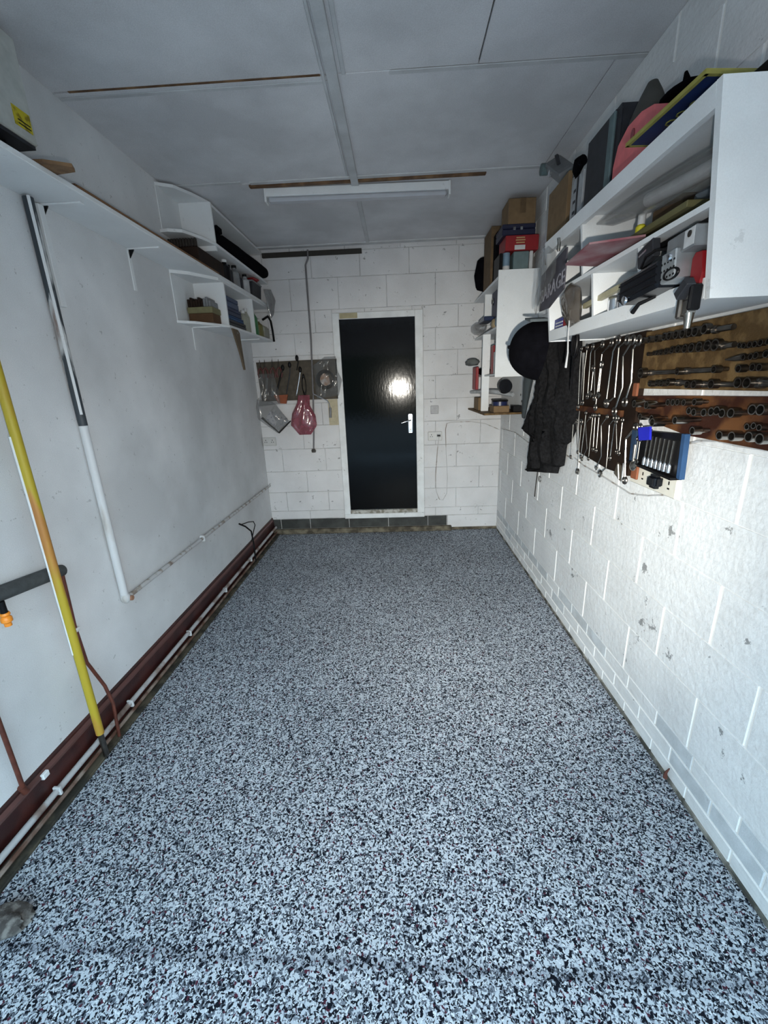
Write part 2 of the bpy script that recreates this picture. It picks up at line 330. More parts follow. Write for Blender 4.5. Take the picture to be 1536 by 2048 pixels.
def bag_mesh(c, ax, wd, ht, th, poly=None, seed=1, n=12, m=14, fold=0.35):
    """pillow-like film sheet in plane spanned by ax (horizontal) and z, outline from poly [(u,z)...] or rectangle"""
    rnd = random.Random(seed); mb = MB(); mb.sm = True; c = Vector(c); ax = Vector(ax).normalized(); nr = ax.cross(Vector((0, 0, 1)))
    def span(t):
        if not poly: return -wd / 2, wd / 2
        z = min(q[1] for q in poly) + t * (max(q[1] for q in poly) - min(q[1] for q in poly)); xs = []
        for i in range(len(poly)):
            (a, za), (b2, zb) = poly[i], poly[(i + 1) % len(poly)]
            if (za - z) * (zb - z) <= 0 and za != zb: xs.append(a + (b2 - a) * (z - za) / (zb - za))
        return (min(xs), max(xs)) if xs else (0, 0)
    z0 = min(q[1] for q in poly) if poly else -ht / 2; z1 = max(q[1] for q in poly) if poly else ht / 2
    ph = [rnd.uniform(0, 6) for _ in range(6)]; G = []
    for side in (1, -1):
        for i in range(m + 1):
            t = 0.002 + 0.996 * i / m; a, b2 = span(t)
            for k in range(n + 1):
                s2 = k / n; uu = a + (b2 - a) * s2; prof = (math.sin(math.pi * s2) * math.sin(math.pi * min(max(t, 0), 1))) ** 0.5 if 0 < t < 1 else 0
                w2 = fold * math.sin(9 * s2 + 4 * t + ph[0]) * math.sin(5 * t + ph[1]) + fold * 0.6 * math.sin(17 * s2 - 7 * t + ph[2])
                G.append(c + ax * uu + Vector((0, 0, z0 + (z1 - z0) * t)) + nr * (side * th / 2 * prof + th * 0.35 * w2 * prof))
    mb.v = G; W = n + 1; H = (m + 1) * W
    for s3 in range(2):
        for i in range(m):
            for k in range(n):
                q = s3 * H + i * W + k; mb.f.append([q, q + 1, q + W + 1, q + W])
    for i in range(m):
        for k in (0, n):
            q = i * W + k; mb.f.append([q, q + W, q + W + H, q + H])
    for k in range(n):
        for i in (0, m):
            q = i * W + k; mb.f.append([q, q + 1, q + 1 + H, q + H])
    return mb
# ================================================================ ROOM
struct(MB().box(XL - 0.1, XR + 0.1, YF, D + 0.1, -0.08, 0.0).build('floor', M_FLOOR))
struct(MB().box(XL - 0.12, XL, YF, D + 0.1, 0.0, ZC + 0.03).build('wall_left', M_WALLL))
wr = struct(MB().box(XR, XR + 0.12, YF, D + 0.1, 0.0, ZC + 0.03).build('wall_right', M_MORT))
DX0, DX1, DZ0, DZ1 = -0.62, 0.262, 0.17, 2.255
wb = MB()
wb.box(XL, DX0, D, D + 0.1, 0, ZC).box(DX1, XR, D, D + 0.1, 0, ZC).box(DX0, DX1, D, D + 0.1, DZ1, ZC).box(DX0, DX1, D, D + 0.1, 0, DZ0)
wbk = struct(wb.build('wall_back', M_BACKM))
MC = {}
def block(parent, name, mat, face, a0, a1, z0, z1, t=0.004, ch=0.003):
    """block face on the right wall (face='x') or the back wall (face='y')"""
    w_, h_ = a1 - a0, z1 - z0
    key = (name, mat.name, face, round(w_, 3), round(h_, 3), t)
    c = Vector((XR - t / 2, (a0 + a1) / 2, (z0 + z1) / 2)) if face == 'x' else Vector(((a0 + a1) / 2, D - t / 2, (z0 + z1) / 2))
    if key not in MC:
        me = bpy.data.meshes.new(name); vs = []
        for d, i in ((t / 2, 0.0), (-t / 2, ch)):
            for sy, sz in ((-1, -1), (1, -1), (1, 1), (-1, 1)):
                q = (sy * (w_ / 2 - i), sz * (h_ / 2 - i)); vs.append((d, q[0], q[1]) if face == 'x' else (q[0], d, q[1]))
        me.from_pydata(vs, [], [(0, 1, 2, 3), (7, 6, 5, 4), (0, 4, 5, 1), (1, 5, 6, 2), (2, 6, 7, 3), (3, 7, 4, 0)])
        bm = bmesh.new(); bm.from_mesh(me); bmesh.ops.recalc_face_normals(bm, faces=bm.faces[:]); bm.to_mesh(me); bm.free()
        me.materials.append(mat); MC[key] = me
    o = bpy.data.objects.new(name, MC[key]); COL.objects.link(o); o.parent = parent; o.location = c - WP[parent.name]
# right wall: three courses of small bricks, then big blocks with fat painted joints
rb = random.Random(3)
for i in range(3):
    z0 = 0.074 * i; y = YF + (0.112 if i % 2 else 0.0)
    while y < D:
        y1 = min(y + 0.225, D)
        if y1 - y > 0.03: block(wr, 'brick', M_GREYBR if (i == 2 and rb.random() < 0.72) or (i == 1 and rb.random() < 0.35) else M_BLOCK, 'x', y + 0.003, y1 - 0.003, z0 + 0.003, z0 + 0.071, 0.003)
        y = y1
zs = [0.222, 0.45, 0.676, 0.90, 1.115, 1.338, 1.56, 1.785, 2.01, 2.235, 2.46, 2.685, 2.83]
for i in range(12):
    off = (1.285 if i % 2 == 0 else 1.54) - 0.467 * 5; y = off
    while y < D:
        a0, a1 = max(y, YF), min(y + 0.467, D)
        if a1 - a0 > 0.03:
            block(wr, 'wall_block', M_BLOCK, 'x', a0 + (0.006 if a0 > YF else 0), a1 - 0.006, zs[i] + 0.0005, zs[i + 1] - 0.0005, 0.004, 0.002)
        y += 0.467
# back wall
zs2 = [0.17, 0.262, 0.478, 0.71, 0.95, 1.195, 1.42, 1.645, 1.885, 2.09, 2.293, 2.57, 2.79]
for i in range(12):
    z0, z1 = zs2[i], zs2[i + 1]; off = (-1.72 if i % 2 else -1.94); x = off
    while x < XR:
        a0, a1 = max(x, XL), min(x + 0.465, XR); x += 0.465
        if z1 <= 2.1:
            segs = [(a0, min(a1, DX0)), (max(a0, DX1), a1)]
        elif z0 < 2.2: segs = [(a0, min(a1, DX0 - 0.0)), (max(a0, DX1), a1)]
        else: segs = [(a0, a1)]
        for p, q in segs:
            if q - p > 0.03: block(wbk, 'wall_block', M_BACKB, 'y', p + 0.0015, q - 0.0015, z0 + 0.0015, z1 - 0.0015, 0.004, 0.0035)
# plinth of bare grey blocks under the painted courses, screed edge before it
x = XL
for wdt in (0.10, 0.33, 0.44, 0.44, 0.44, 0.21):
    x1 = min(x + wdt, 0.515); block(wbk, 'plinth_block', M_PLINTH, 'y', x + 0.003, x1 - 0.003, 0.055, 0.165, 0.012, 0.003); x = x1
block(wbk, 'wall_block', M_BACKB, 'y', 0.519, XR - 0.002, 0.02, 0.168)
for a_, b_ in ((DX0, -0.30), (-0.30, 0.16), (0.16, DX1)): block(wbk, 'wall_block', M_BACKB, 'y', a_ + 0.0015, b_ - 0.0015, 2.2565, 2.2915)
for k in range(5): block(wbk, 'wall_block', M_BACKB, 'y', max(XL, -1.5 + 0.52 * k) + 0.002, min(XR, -0.98 + 0.52 * k) - 0.002, 2.7915, ZC - 0.001)
struct(MB().box(XL, 0.56, D - 0.05, D, 0.0, 0.055, ch=0.008).build('trim_1', M_DIRT))
struct(MB().box(0.56, XR, D - 0.018, D, 0.0, 0.030, ch=0.006).build('trim_2', M_DIRT))
# dirty edge of the resin at the right wall
struct(MB().box(XR - 0.010, XR, 0.2, D, 0.0, 0.016).build('trim_3', pm('dark_damp_edge', (0.05, 0.05, 0.042), 0.9, col2=(0.28, 0.27, 0.24), mix=(0.45, 0.62), scale=9)))
# ceiling: boards with seams
ce = struct(MB().box(XL - 0.1, XR + 0.1, YF, D + 0.1, ZC + 0.02, ZC + 0.06).build('ceiling', M_DARKGAP))
def cpanel(x0, x1, y0, y1, z=ZC): MB().box(x0, x1, y0, y1, z, z + 0.019, ch=0.0015).build('ceiling_board', M_CEIL, ce)
for (x0, x1) in ((XL, -0.246), (-0.243, 0.366), (0.372, XR)): cpanel(x0, x1, YF, 2.205)
for (x0, x1) in ((XL, -0.246), (-0.242, 0.935), (0.94, XR)): cpanel(x0, x1, 2.212 if x0 > -1 else 2.218, 3.125)
for (x0, x1) in ((XL, -0.24), (-0.237, XR)): cpanel(x0, x1, 3.14, D)
def cstrip(x0, x1, y0, y1, t=0.012, m=M_CEILS): MB().box(x0, x1, y0, y1, ZC - t, ZC, ch=0.002).build('cover_strip', m, ce)
cstrip(-0.262, -0.215, YF, 3.20, 0.02); cstrip(-0.20, -0.183, YF, 2.21, 0.006); cstrip(-0.285, -0.272, YF, 3.1, 0.006)
cstrip(-0.252, -0.222, 3.34, 4.43, 0.01)
cstrip(0.0, XR, 2.205, 2.232, 0.004); cstrip(XL, -0.262, 2.24, 2.262, 0.003)
cstrip(XL, -0.95, 3.09, 3.125, 0.006); cstrip(-0.9, XR, 3.10, 3.135, 0.008)
cstrip(XL, XR, 4.36, 4.42, 0.012)
MB().box(-0.915, 0.59, 3.142, 3.172, ZC - 0.014, ZC, ch=0.002).build('timber_batten', M_WOODB, ce)
MB().box(-1.38, -0.29, 2.202, 2.214, ZC - 0.002, ZC, ch=0.0005).build('split_filler', M_WOODB, ce)
MB().box(-1.24, -0.30, 4.425, 4.45, ZC - 0.075, ZC - 0.035, ch=0.002).build('timber_batten', pm('blackened_timber', (0.025, 0.023, 0.02), 0.8), ce)
# door
dr = struct(MB().box(-0.553, 0.185, D - 0.012, D + 0.03, 0.262, 2.197).build('door_1', M_DOOR))
fr = struct(MB().box(DX0, -0.553, D - 0.022, D + 0.06, DZ0, DZ1, ch=0.003).build('trim_4', M_FRAME))
struct(MB().box(0.185, DX1, D - 0.022, D + 0.06, DZ0, DZ1, ch=0.003).build('trim_5', M_FRAME))
struct(MB().box(-0.553, 0.185, D - 0.022, D + 0.06, 2.197, DZ1, ch=0.003).build('trim_6', M_FRAME))
struct(MB().box(DX0, DX1, D - 0.035, D + 0.06, 0.165, 0.218, ch=0.004).build('trim_7', M_FRAME))
struct(MB().box(-0.553, 0.185, D - 0.028, D + 0.06, 0.218, 0.258, ch=0.003).build('trim_8', pm('worn_sill', (0.17, 0.16, 0.13), 0.6, col2=(0.4, 0.4, 0.38), scale=20)))
MB().box(-0.545, -0.37, D - 0.023, D - 0.0215, 2.203, 2.252).build('bare_wood_patch', pm('bare_frame_wood', (0.36, 0.32, 0.20), 0.8), fr)
hp = MB().box(0.103, 0.147, D - 0.020, D - 0.012, 1.085, 1.275, ch=0.006).build('handle_plate', M_CHROME, dr)
MB().tube([(0.125, D - 0.018, 1.215), (0.125, D - 0.055, 1.215), (0.105, D - 0.06, 1.212), (0.03, D - 0.058, 1.190)], [0.009, 0.008, 0.008, 0.006], 10).build('handle_lever', M_CHROME, hp)
MB().lathe((0.125, D - 0.021, 1.12), [(0.0, -0.003), (0.008, -0.003), (0.008, 0.002)], 10, 'y').build('keyhole', M_OLDST, hp)
# front of the garage behind the camera: opening with raised door, yard outside
wf = MB(); wf.box(XL, XL + 0.08, YF - 0.1, YF, 0, ZC).box(XR - 0.08, XR, YF - 0.1, YF, 0, ZC).box(XL + 0.08, XR - 0.08, YF - 0.1, YF, 2.2, ZC)
struct(wf.build('wall_front', M_BACKB))
struct(MB().box(-14, 14, -14, YF, -0.10, -0.02).build('floor_outside', M_TARM))
struct(MB().box(-14, 14, -14.3, -14, -0.1, 4.2).build('wall_unseen_sky_blocker', pm('sky_blocker_green', (0.012, 0.018, 0.010), 0.95, var=0.4, bump=0.5)))  # unseen hedge added to keep the low sky out of the door's reflection

# ================================================================ LEFT WALL
# skirting duct
bl = struct(MB().prism([(XL, 0.0), (XL + 0.022, 0.0), (XL + 0.022, 0.150), (XL + 0.014, 0.166), (XL + 0.012, 0.186), (XL, 0.190)], YF, D, 'y').build('baseboard_left', M_MAROON))
MB().prism([(XL + 0.012, 0.158), (XL + 0.026, 0.158), (XL + 0.026, 0.168), (XL + 0.012, 0.178)], YF, 4.4, 'y').build('moulding', pm('dusty_maroon', (0.10, 0.045, 0.04), 0.5), bl)
struct(MB().box(XL, XL + 0.085, YF, D, 0.0, 0.014, ch=0.003).build('trim_9', pm('wet_dark_edge', (0.018, 0.017, 0.012), 0.85, col2=(0.07, 0.06, 0.04), scale=12, bump=0.5)))
hp2 = thing('heating_pipe', 'long scuffed white pipe running low along the maroon skirting', 'pipe', (XL + 0.045, 2.0, 0.0))
MB().tube([(XL + 0.045, YF, 0.068), (XL + 0.045, 1.5, 0.070), (XL + 0.045, 4.42, 0.085)], 0.0125, 10).build('pipe_run', pipe_mat('dull_heating_pipe', (0.40, 0.40, 0.41), (0.24, 0.19, 0.17), (0.08, 0.05, 0.04), 0.55, 6), hp2)
MB().tube([(XL + 0.055, YF, 0.030), (XL + 0.055, 4.42, 0.034)], 0.009, 8).build('return_pipe', pm('brown_old_pipe', (0.10, 0.05, 0.035), 0.5, col2=(0.25, 0.2, 0.17), scale=9), hp2)
for y in (1.24, 1.72, 2.35, 2.95, 3.55):
    MB().box(XL + 0.030, XL + 0.062, y - 0.006, y + 0.006, 0.050, 0.088, ch=0.003).build('pipe_clip', M_LABEL, hp2)
MB().box(XL + 0.020, XL + 0.035, 1.215, 1.245, 0.150, 0.175, ch=0.003).build('pipe_clip', M_WHITE, hp2)
vp = thing('waste_pipe', 'tall flaking black and white pipe dropping down the left wall', 'pipe', (XL + 0.025, 1.885, 0.55))
MB().tube([(XL + 0.024, 1.885, 2.33), (XL + 0.024, 1.886, 1.45)], 0.019, 14).build('upper_pipe', M_DPIPE, vp)
MB().tube([(XL + 0.024, 1.886, 1.45), (XL + 0.024, 1.888, 0.60)], 0.019, 14).build('lower_pipe', M_WPIPE, vp)
MB().tube([(XL + 0.040, 1.868, 2.33), (XL + 0.041, 1.870, 1.5)], 0.006, 6).build('paint_ridge', M_WHITE, vp)
MB().blob((XL + 0.024, 1.892, 0.578), 0.022, 0.026, 0.03).build('elbow', M_WPIPE, vp)
MB().lathe((XL + 0.046, 1.905, 0.57), [(0.0, 0.006), (0.013, 0.006), (0.013, -0.01)], 12, 'x').build('rusty_plug', pm('rust_plug', (0.30, 0.16, 0.10), 0.8), vp)
MB().tube([(XL + 0.022, 1.91, 0.572), (XL + 0.022, 4.44, 0.562)], 0.0125, 10).build('horizontal_pipe', M_COND, vp)
MB().box(XL + 0.001, XL + 0.035, 2.78, 2.80, 0.545, 0.588, ch=0.003).build('pipe_clip', M_WHITE, vp)
tag(MB().box(XL, XL + 0.022, 1.935, 1.965, 1.95, 2.33, ch=0.002).build('wall_batten', M_WHITE), 'short white painted batten beside the top of the flaking pipe', 'batten')
gp = thing('gas_pipe', 'thick yellow gas pipe with orange worn patches, front left', 'pipe', (-1.38, 1.46, 0.12))
MB().tube([(-1.372, 1.478, 2.28), (-1.370, 1.473, 1.2), (-1.367, 1.461, 0.135)], 0.0165, 14).build('pipe_run', M_YELLOW, gp)
MB().tube([(-1.367, 1.461, 0.135), (-1.366, 1.460, 0.0145)], 0.012, 12).build('pipe_foot', M_OLDST, gp)
MB().tube([(-1.379, 1.4595, 1.45), (-1.377, 1.4535, 0.55)], 0.0045, 6).build('paint_drip', M_WHITE, gp)
lg = thing('lagged_pipe', 'thick dark grey lagged pipe crossing behind the yellow pipe', 'pipe', (XL + 0.05, 1.3, 0.86))
MB().tube([(XL + 0.030, 0.80, 0.990), (XL + 0.030, 1.27, 0.926), (XL + 0.030, 1.53, 0.893), (XL + 0.030, 1.56, 0.886)], [0.028, 0.028, 0.028, 0.024], 14).build('lagging', M_LAG, lg)
cp = thing('copper_pipe', 'thin brown copper pipe bending down from the grey lagged pipe', 'pipe', (XL + 0.03, 1.55, 0.02))
MB().tube([(XL + 0.04, 1.545, 0.870), (XL + 0.03, 1.545, 0.63), (XL + 0.03, 1.553, 0.44), (XL + 0.042, 1.60, 0.275), (XL + 0.072, 1.585, 0.19), (XL + 0.076, 1.565, 0.016)], 0.0075, 10).build('pipe_run', M_COPPER, cp)
MB().box(XL, XL + 0.045, 1.53, 1.56, 0.605, 0.622, ch=0.004).build('pipe_clip', M_WHITE, cp)
cp2 = thing('copper_pipe', 'thin brown pipe reaching the skirting at the far left edge', 'pipe', (XL + 0.02, 1.14, 0.19))
MB().tube([(XL + 0.03, 1.145, 0.93), (XL + 0.03, 1.142, 0.50), (XL + 0.03, 1.14, 0.20)], 0.008, 10).build('pipe_run', M_COPPER, cp2)
MB().tube([(XL + 0.03, 1.135, 0.215), (XL + 0.03, 1.145, 0.178)], 0.012, 10).build('pipe_collar', M_COPPER, cp2)
tp = thing('hose_connector', 'orange hose connector on a black tap under the grey pipe', 'tap', (XL + 0.05, 1.26, 0.80))
MB().tube([(XL + 0.05, 1.262, 0.905), (XL + 0.05, 1.262, 0.862)], 0.011, 10).build('tap_spout', M_BLACK, tp)
MB().lathe((XL + 0.05, 1.262, 0.862), [(0.0, 0), (0.014, 0), (0.016, -0.008), (0.012, -0.014), (0.017, -0.020), (0.017, -0.034), (0.011, -0.040), (0.011, -0.052), (0.0, -0.052)], 14).build('connector_body', M_ORANGE, tp)
cl = thing('cable_loop', 'black cable looping out of the left wall above the skirting', 'cable', (XL + 0.03, 3.6, 0.08))
MB().tube([(XL + 0.002, 3.506, 0.437), (XL + 0.05, 3.53, 0.40), (XL + 0.07, 3.60, 0.33), (XL + 0.078, 3.60, 0.20), (XL + 0.080, 3.585, 0.03)], 0.007, 8).build('cable', M_BLACK, cl)
MB().tube([(XL + 0.01, 3.52, 0.42), (XL + 0.03, 3.66, 0.40), (XL + 0.035, 3.78, 0.365), (XL + 0.035, 3.81, 0.32), (XL + 0.03, 3.76, 0.27), (XL + 0.02, 3.70, 0.19)], 0.0045, 8).build('cable', M_BLACK, cl)

# long shelf
SH = thing('long_shelf', 'long white wall shelf running the whole left wall on steel brackets', 'shelf', (-1.34, 2.9, 2.13))
MB().box(XL, -1.225, 0.2, 4.44, 2.338, 2.358, ch=0.002).build('shelf_board', M_WHITE, SH)
MB().box(-1.232, -1.222, 1.9, 3.25, 2.3582, 2.366, ch=0.001).build('bare_edge', pm('bare_edge_wood', (0.16, 0.08, 0.035), 0.8), SH)
for y in (0.9, 1.972, 2.56):
    b_ = MB().box(XL, XL + 0.006, y - 0.012, y + 0.012, 2.13, 2.337, ch=0.001).build('bracket', M_WHITE, SH)
    MB().box(XL, -1.27, y - 0.012, y + 0.012, 2.331, 2.3375, ch=0.001).build('bracket_arm', M_WHITE, b_)
    MB().prism([(XL + 0.006, 2.331), (XL + 0.035, 2.331), (XL + 0.006, 2.29)], y - 0.003, y + 0.003, 'y').build('bracket_web', M_BLACK, b_)
tag(MB().box(-1.30, -1.235, 1.9, 2.98, 2.3585, 2.374, ch=0.002).build('timber_offcut', M_WOODB), 'long thin brown timber lying along the edge of the long shelf', 'plank')
tag(MB().prism([(-1.43, 1.70), (-1.21, 1.71), (-1.135, 1.75), (-1.15, 1.785), (-1.25, 1.80), (-1.43, 1.9)], 2.3585, 2.370, 'z').build('scrap_board', M_WOODB), 'rusty brown scrap piece sticking out over the long shelf edge', 'board')
fb = thing('fuse_box', 'white metal box with a yellow warning sticker high on left wall', 'fuse box', (-1.39, 1.6, 2.47))
MB().box(XL, -1.33, 1.30, 1.875, 2.482, 2.80, ch=0.004).build('casing', pm('fusebox_paint', (0.44, 0.46, 0.44), 0.5), fb)
MB().box(XL + 0.004, -1.338, 1.305, 1.87, 2.470, 2.483).build('bottom_plate', M_DGREY, fb)
st = MB().box(-1.331, -1.3285, 1.785, 1.862, 2.513, 2.572).build('warning_sticker', pm('sticker_yellow', (0.50, 0.42, 0.01), 0.5, col2=(0.22, 0.17, 0.0), mix=(0.5, 0.62), scale=40), fb)
for zz in (2.532, 2.521): MB().box(-1.3282, -1.3276, 1.80, 1.855, zz, zz + 0.004).build('printed_line', M_BLACK, st)
tag(MB().tube([(-1.40, 1.79, 2.47), (-1.395, 1.80, 2.42), (-1.385, 1.82, 2.359)], 0.013, 10).build('power_cable', M_BLACK), 'fat black cable dropping from the fuse box to the shelf', 'cable')
tag(MB().tube([(-1.40, 1.73, 2.47), (-1.395, 1.735, 2.42), (-1.385, 1.745, 2.371)], 0.006, 8).build('power_cable', M_BLACK), 'thin black cable beside the fat one under the fuse box', 'cable')

# left shelf unit (upper open bay above the long shelf, lower bay beneath it)
def board(poly, z0, z1, name, par, mat=M_WHITE): return MB().prism(poly, z0, z1, 'z').build(name, mat, par)
LU = thing('corner_shelf_unit', 'white built-in shelf unit in the back left corner above the long shelf', 'shelf', (-1.34, 3.7, 2.37))
pl = [(XL, 2.96), (-1.40, 2.955), (-1.32, 2.985), (-1.26, 3.12), (-1.222, 3.26), (-1.215, D - 0.005), (XL, D - 0.005)]
board([(XL, 2.99), (-1.36, 3.04), (-1.30, 3.16), (-1.25, 3.30), (-1.245, D - 0.005), (XL, D - 0.005)], 2.795, 2.813, 'top_board', LU)
board(pl, 2.535, 2.553, 'shelf_board', LU)
MB().box(XL, XL + 0.006, 2.985, D - 0.005, 2.553, 2.795).build('back_sheet', M_WHITE, LU)
MB().box(XL + 0.006, -1.225, 3.262, 3.28, 2.553, 2.795, ch=0.001).build('divider', M_WHITE, LU)
MB().box(XL, -1.225, 3.262, 3.28, 2.505, 2.535).build('batten', M_WHITE, LU)
LL = thing('corner_shelf_unit', 'white shelf box hung under the long shelf, back left corner', 'shelf', (-1.34, 3.7, 1.87))
board([(XL, 2.985), (-1.36, 3.06), (-1.215, 3.30), (-1.215, D - 0.005), (XL, D - 0.005)], 2.02, 2.036, 'bottom_board', LL)
board([(XL, 2.99), (-1.36, 3.06), (-1.235, 3.25), (-1.232, D - 0.005), (XL, D - 0.005)], 2.318, 2.3375, 'top_board', LL)
MB().box(XL, XL + 0.006, 2.99, D - 0.005, 2.036, 2.318).build('back_sheet', M_WHITE, LL)
MB().box(XL + 0.006, -1.222, 3.30, 3.318, 2.036, 2.318, ch=0.001).build('divider', M_WHITE, LL)
MB().box(XL + 0.006, -1.225, 3.92, 3.938, 2.036, 2.318, ch=0.001).build('divider', M_WHITE, LL)
for y in (3.20, 4.10):
    b_ = MB().box(XL, XL + 0.007, y - 0.012, y + 0.012, 1.865, 2.019, ch=0.001).build('bracket', M_WHITE, LL)
    MB().box(XL, -1.25, y - 0.012, y + 0.012, 2.012, 2.0195, ch=0.001).build('bracket_arm', M_WHITE, b_)
# things on it
bx = thing('brush_box', 'open brown box of dark brushes in the near lower shelf niche', 'box', (-1.28, 3.18, 2.036))
MB().box(-1.430, -1.262, 3.13, 3.27, 2.0365, 2.095, ch=0.003).build('box_base', pm('orange_brown_card', (0.07, 0.032, 0.01), 0.8), bx)
MB().box(-1.434, -1.258, 3.125, 3.275, 2.0955, 2.135, ch=0.004).build('yellow_band', pm('olive_card', (0.16, 0.15, 0.075), 0.8), bx)
mb = MB()
for i in range(9):
    x0 = -1.428 + i * 0.0182; MB().box(x0, x0 + 0.016, 3.13, 3.26, 2.1355, 2.185 + 0.012 * math.sin(i * 2.1), ch=0.003).build('bristle_clump', M_DKW if i < 6 else M_GREY, bx)
tb = thing('tripod_bag', 'long black tripod bag lying on the upper corner shelf', 'bag', (-1.26, 3.85, 2.553))
MB().tube([(-1.28, 3.30, 2.61), (-1.285, 3.36, 2.615), (-1.26, 3.7, 2.612), (-1.225, 4.1, 2.608), (-1.205, 4.30, 2.600), (-1.20, 4.34, 2.598)], [0.03, 0.048, 0.053, 0.05, 0.046, 0.03], 14).build('bag_body', M_CLOTH, tb)
MB().box(-1.30, -1.235, 3.37, 3.45, 2.655, 2.695, ch=0.006).build('bag_flap', M_CLOTH, tb)
MB().tube([(-1.26, 3.5, 2.663), (-1.25, 3.8, 2.672), (-1.235, 4.0, 2.661)], 0.007, 6).build('carry_strap', M_CLOTH, tb)
ck = thing('slatted_crate', 'dark slatted crate filling the near end of the long shelf corner', 'crate', (-1.31, 3.15, 2.359))
MB().box(-1.42, -1.24, 2.99, 3.40, 2.3595, 2.46, ch=0.004).build('crate_body', M_DKW, ck)
for i in range(10):
    MB().box(-1.425 + 0.0186 * i, -1.413 + 0.0186 * i, 2.985, 3.005, 2.4605, 2.505, ch=0.001).build('slat', pm('crate_slat', (0.018, 0.013, 0.010), 0.7), ck)
sh_i = [(-1.27, 3.50, 0.038, 0.15, M_BLACK, 'black bottle standing right behind the dark slatted crate'), (-1.28, 3.60, 0.030, 0.14, M_DGREY, 'narrow dark grey bottle behind the black bottle on long shelf'),
        (-1.27, 3.70, 0.036, 0.16, M_GREY, 'mid grey bottle third from the slatted crate'), (-1.29, 3.82, 0.04, 0.13, M_DGREY, 'squat dark jar fourth from the slatted crate'), (-1.27, 3.94, 0.034, 0.15, M_LGREY, 'pale grey bottle next to the grey tub on long shelf')]
for (x, y, r_, h_, m_, lb) in sh_i:
    t_ = thing('bottle', lb, 'bottle', (x, y, 2.359))
    MB().lathe((x, y, 2.3592), [(0, 0), (r_, 0), (r_, h_ * 0.68), (r_ * 0.45, h_ * 0.82), (r_ * 0.45, h_ * 0.9)], 14).build('bottle_body', m_, t_)
    MB().lathe((x, y, 2.3592), [(r_ * 0.55, h_ * 0.88), (r_ * 0.55, h_), (0, h_)], 12).build('cap', M_LABEL if m_ is M_BLACK else M_BLACK, t_)
gt_ = thing('storage_tub', 'dark grey-green plastic tub at the far end of the long shelf', 'tub', (-1.29, 4.12, 2.359))
MB().prism([(-1.36, 2.3592), (-1.245, 2.3592), (-1.232, 2.475), (-1.372, 2.475)], 4.02, 4.26, 'y').build('tub_body', M_DGREY, gt_)
MB().box(-1.376, -1.226, 4.012, 4.268, 2.4755, 2.488, ch=0.003).build('tub_lid', M_GREY, gt_)
tag(MB().blob((-1.27, 4.15, 2.509), 0.05, 0.09, 0.017, lump=0.3, seed=3).build('red_cloth', M_RED), 'crumpled red cloth on top of the grey-green tub', 'cloth')
tag(bag_mesh((-1.185, 4.34, 2.345), (0.3, 0.95, 0), 0.17, 0.24, 0.05, poly=[(-0.09, 0.12), (0.04, 0.13), (0.09, 0.04), (0.03, -0.10), (-0.02, -0.13), (-0.04, -0.03)], seed=5).build('plastic_bag', M_BAGG), 'pale crumpled plastic bag spilling over the end of the long shelf', 'bag')
for i, (z0, hh, m_, lb) in enumerate([(2.0365, 0.05, M_DGREY, 'dark case at the bottom of the pile in lower left shelf'), (2.087, 0.03, M_BLUE, 'thin blue case in the middle of the lower shelf pile'), (2.118, 0.055, pm('dark_navy', (0.008, 0.02, 0.06), 0.5), 'dark navy case near the top of the lower shelf pile'), (2.174, 0.075, pm('ink_blue', (0.01, 0.035, 0.10), 0.4), 'ink blue case on top of the lower shelf pile')]):
    t_ = thing('tool_case', lb, 'case', (-1.32, 3.53, z0)); y1 = 3.70 - 0.03 * i
    MB().box(-1.43, -1.228 - 0.004 * i, 3.33, y1, z0, z0 + hh * 0.55, ch=0.004).build('case_base', m_, t_)
    MB().box(-1.43, -1.229 - 0.004 * i, 3.33, y1, z0 + hh * 0.57, z0 + hh, ch=0.004).build('case_lid', m_, t_)
for (x, y, r_, h_, m_, lb) in [(-1.27, 3.78, 0.036, 0.17, M_JUG, 'cloudy plastic jug nearest the pile of blue cases'), (-1.275, 3.87, 0.03, 0.20, M_JUG, 'taller cloudy jug beside the first on the lower shelf'), (-1.265, 4.00, 0.045, 0.22, M_GREEN, 'green bottle in the far lower shelf bay'), (-1.265, 4.12, 0.05, 0.15, pm('olive_plastic', (0.12, 0.11, 0.035), 0.5), 'squat olive bottle between green bottle and clear container')]:
    t_ = thing('jug', lb, 'bottle', (x, y, 2.036))
    MB().lathe((x, y, 2.0365), [(0, 0), (r_, 0), (r_ * 1.04, h_ * 0.1), (r_, h_ * 0.65), (r_ * 0.4, h_ * 0.85), (r_ * 0.4, h_ * 0.9)], 14).build('bottle_body', m_, t_)
    MB().lathe((x, y, 2.0365), [(r_ * 0.5, h_ * 0.87), (r_ * 0.5, h_), (0, h_)], 12).build('cap', M_LABEL, t_)
oc = thing('oil_container', 'clear container with a black handle at the far shelf end', 'container', (-1.27, 4.30, 2.036))
MB().box(-1.32, -1.235, 4.22, 4.40, 2.0365, 2.15, ch=0.014).build('container_body', M_JUG, oc)
MB().lathe((-1.28, 4.26, 2.15), [(0.02, -0.002), (0.018, 0.03), (0, 0.03)], 12).build('cap', M_LABEL, oc)
MB().tube([(-1.25, 4.26, 2.20), (-1.21, 4.31, 2.235), (-1.202, 4.36, 2.20), (-1.202, 4.39, 2.12), (-1.202, 4.405, 2.02)], 0.010, 8).build('handle', M_BLACK, oc)
sw = thing('hand_saw', 'wooden saw shaped stick hanging beneath the lower corner shelf', 'saw', (-1.22, 3.42, 1.73))
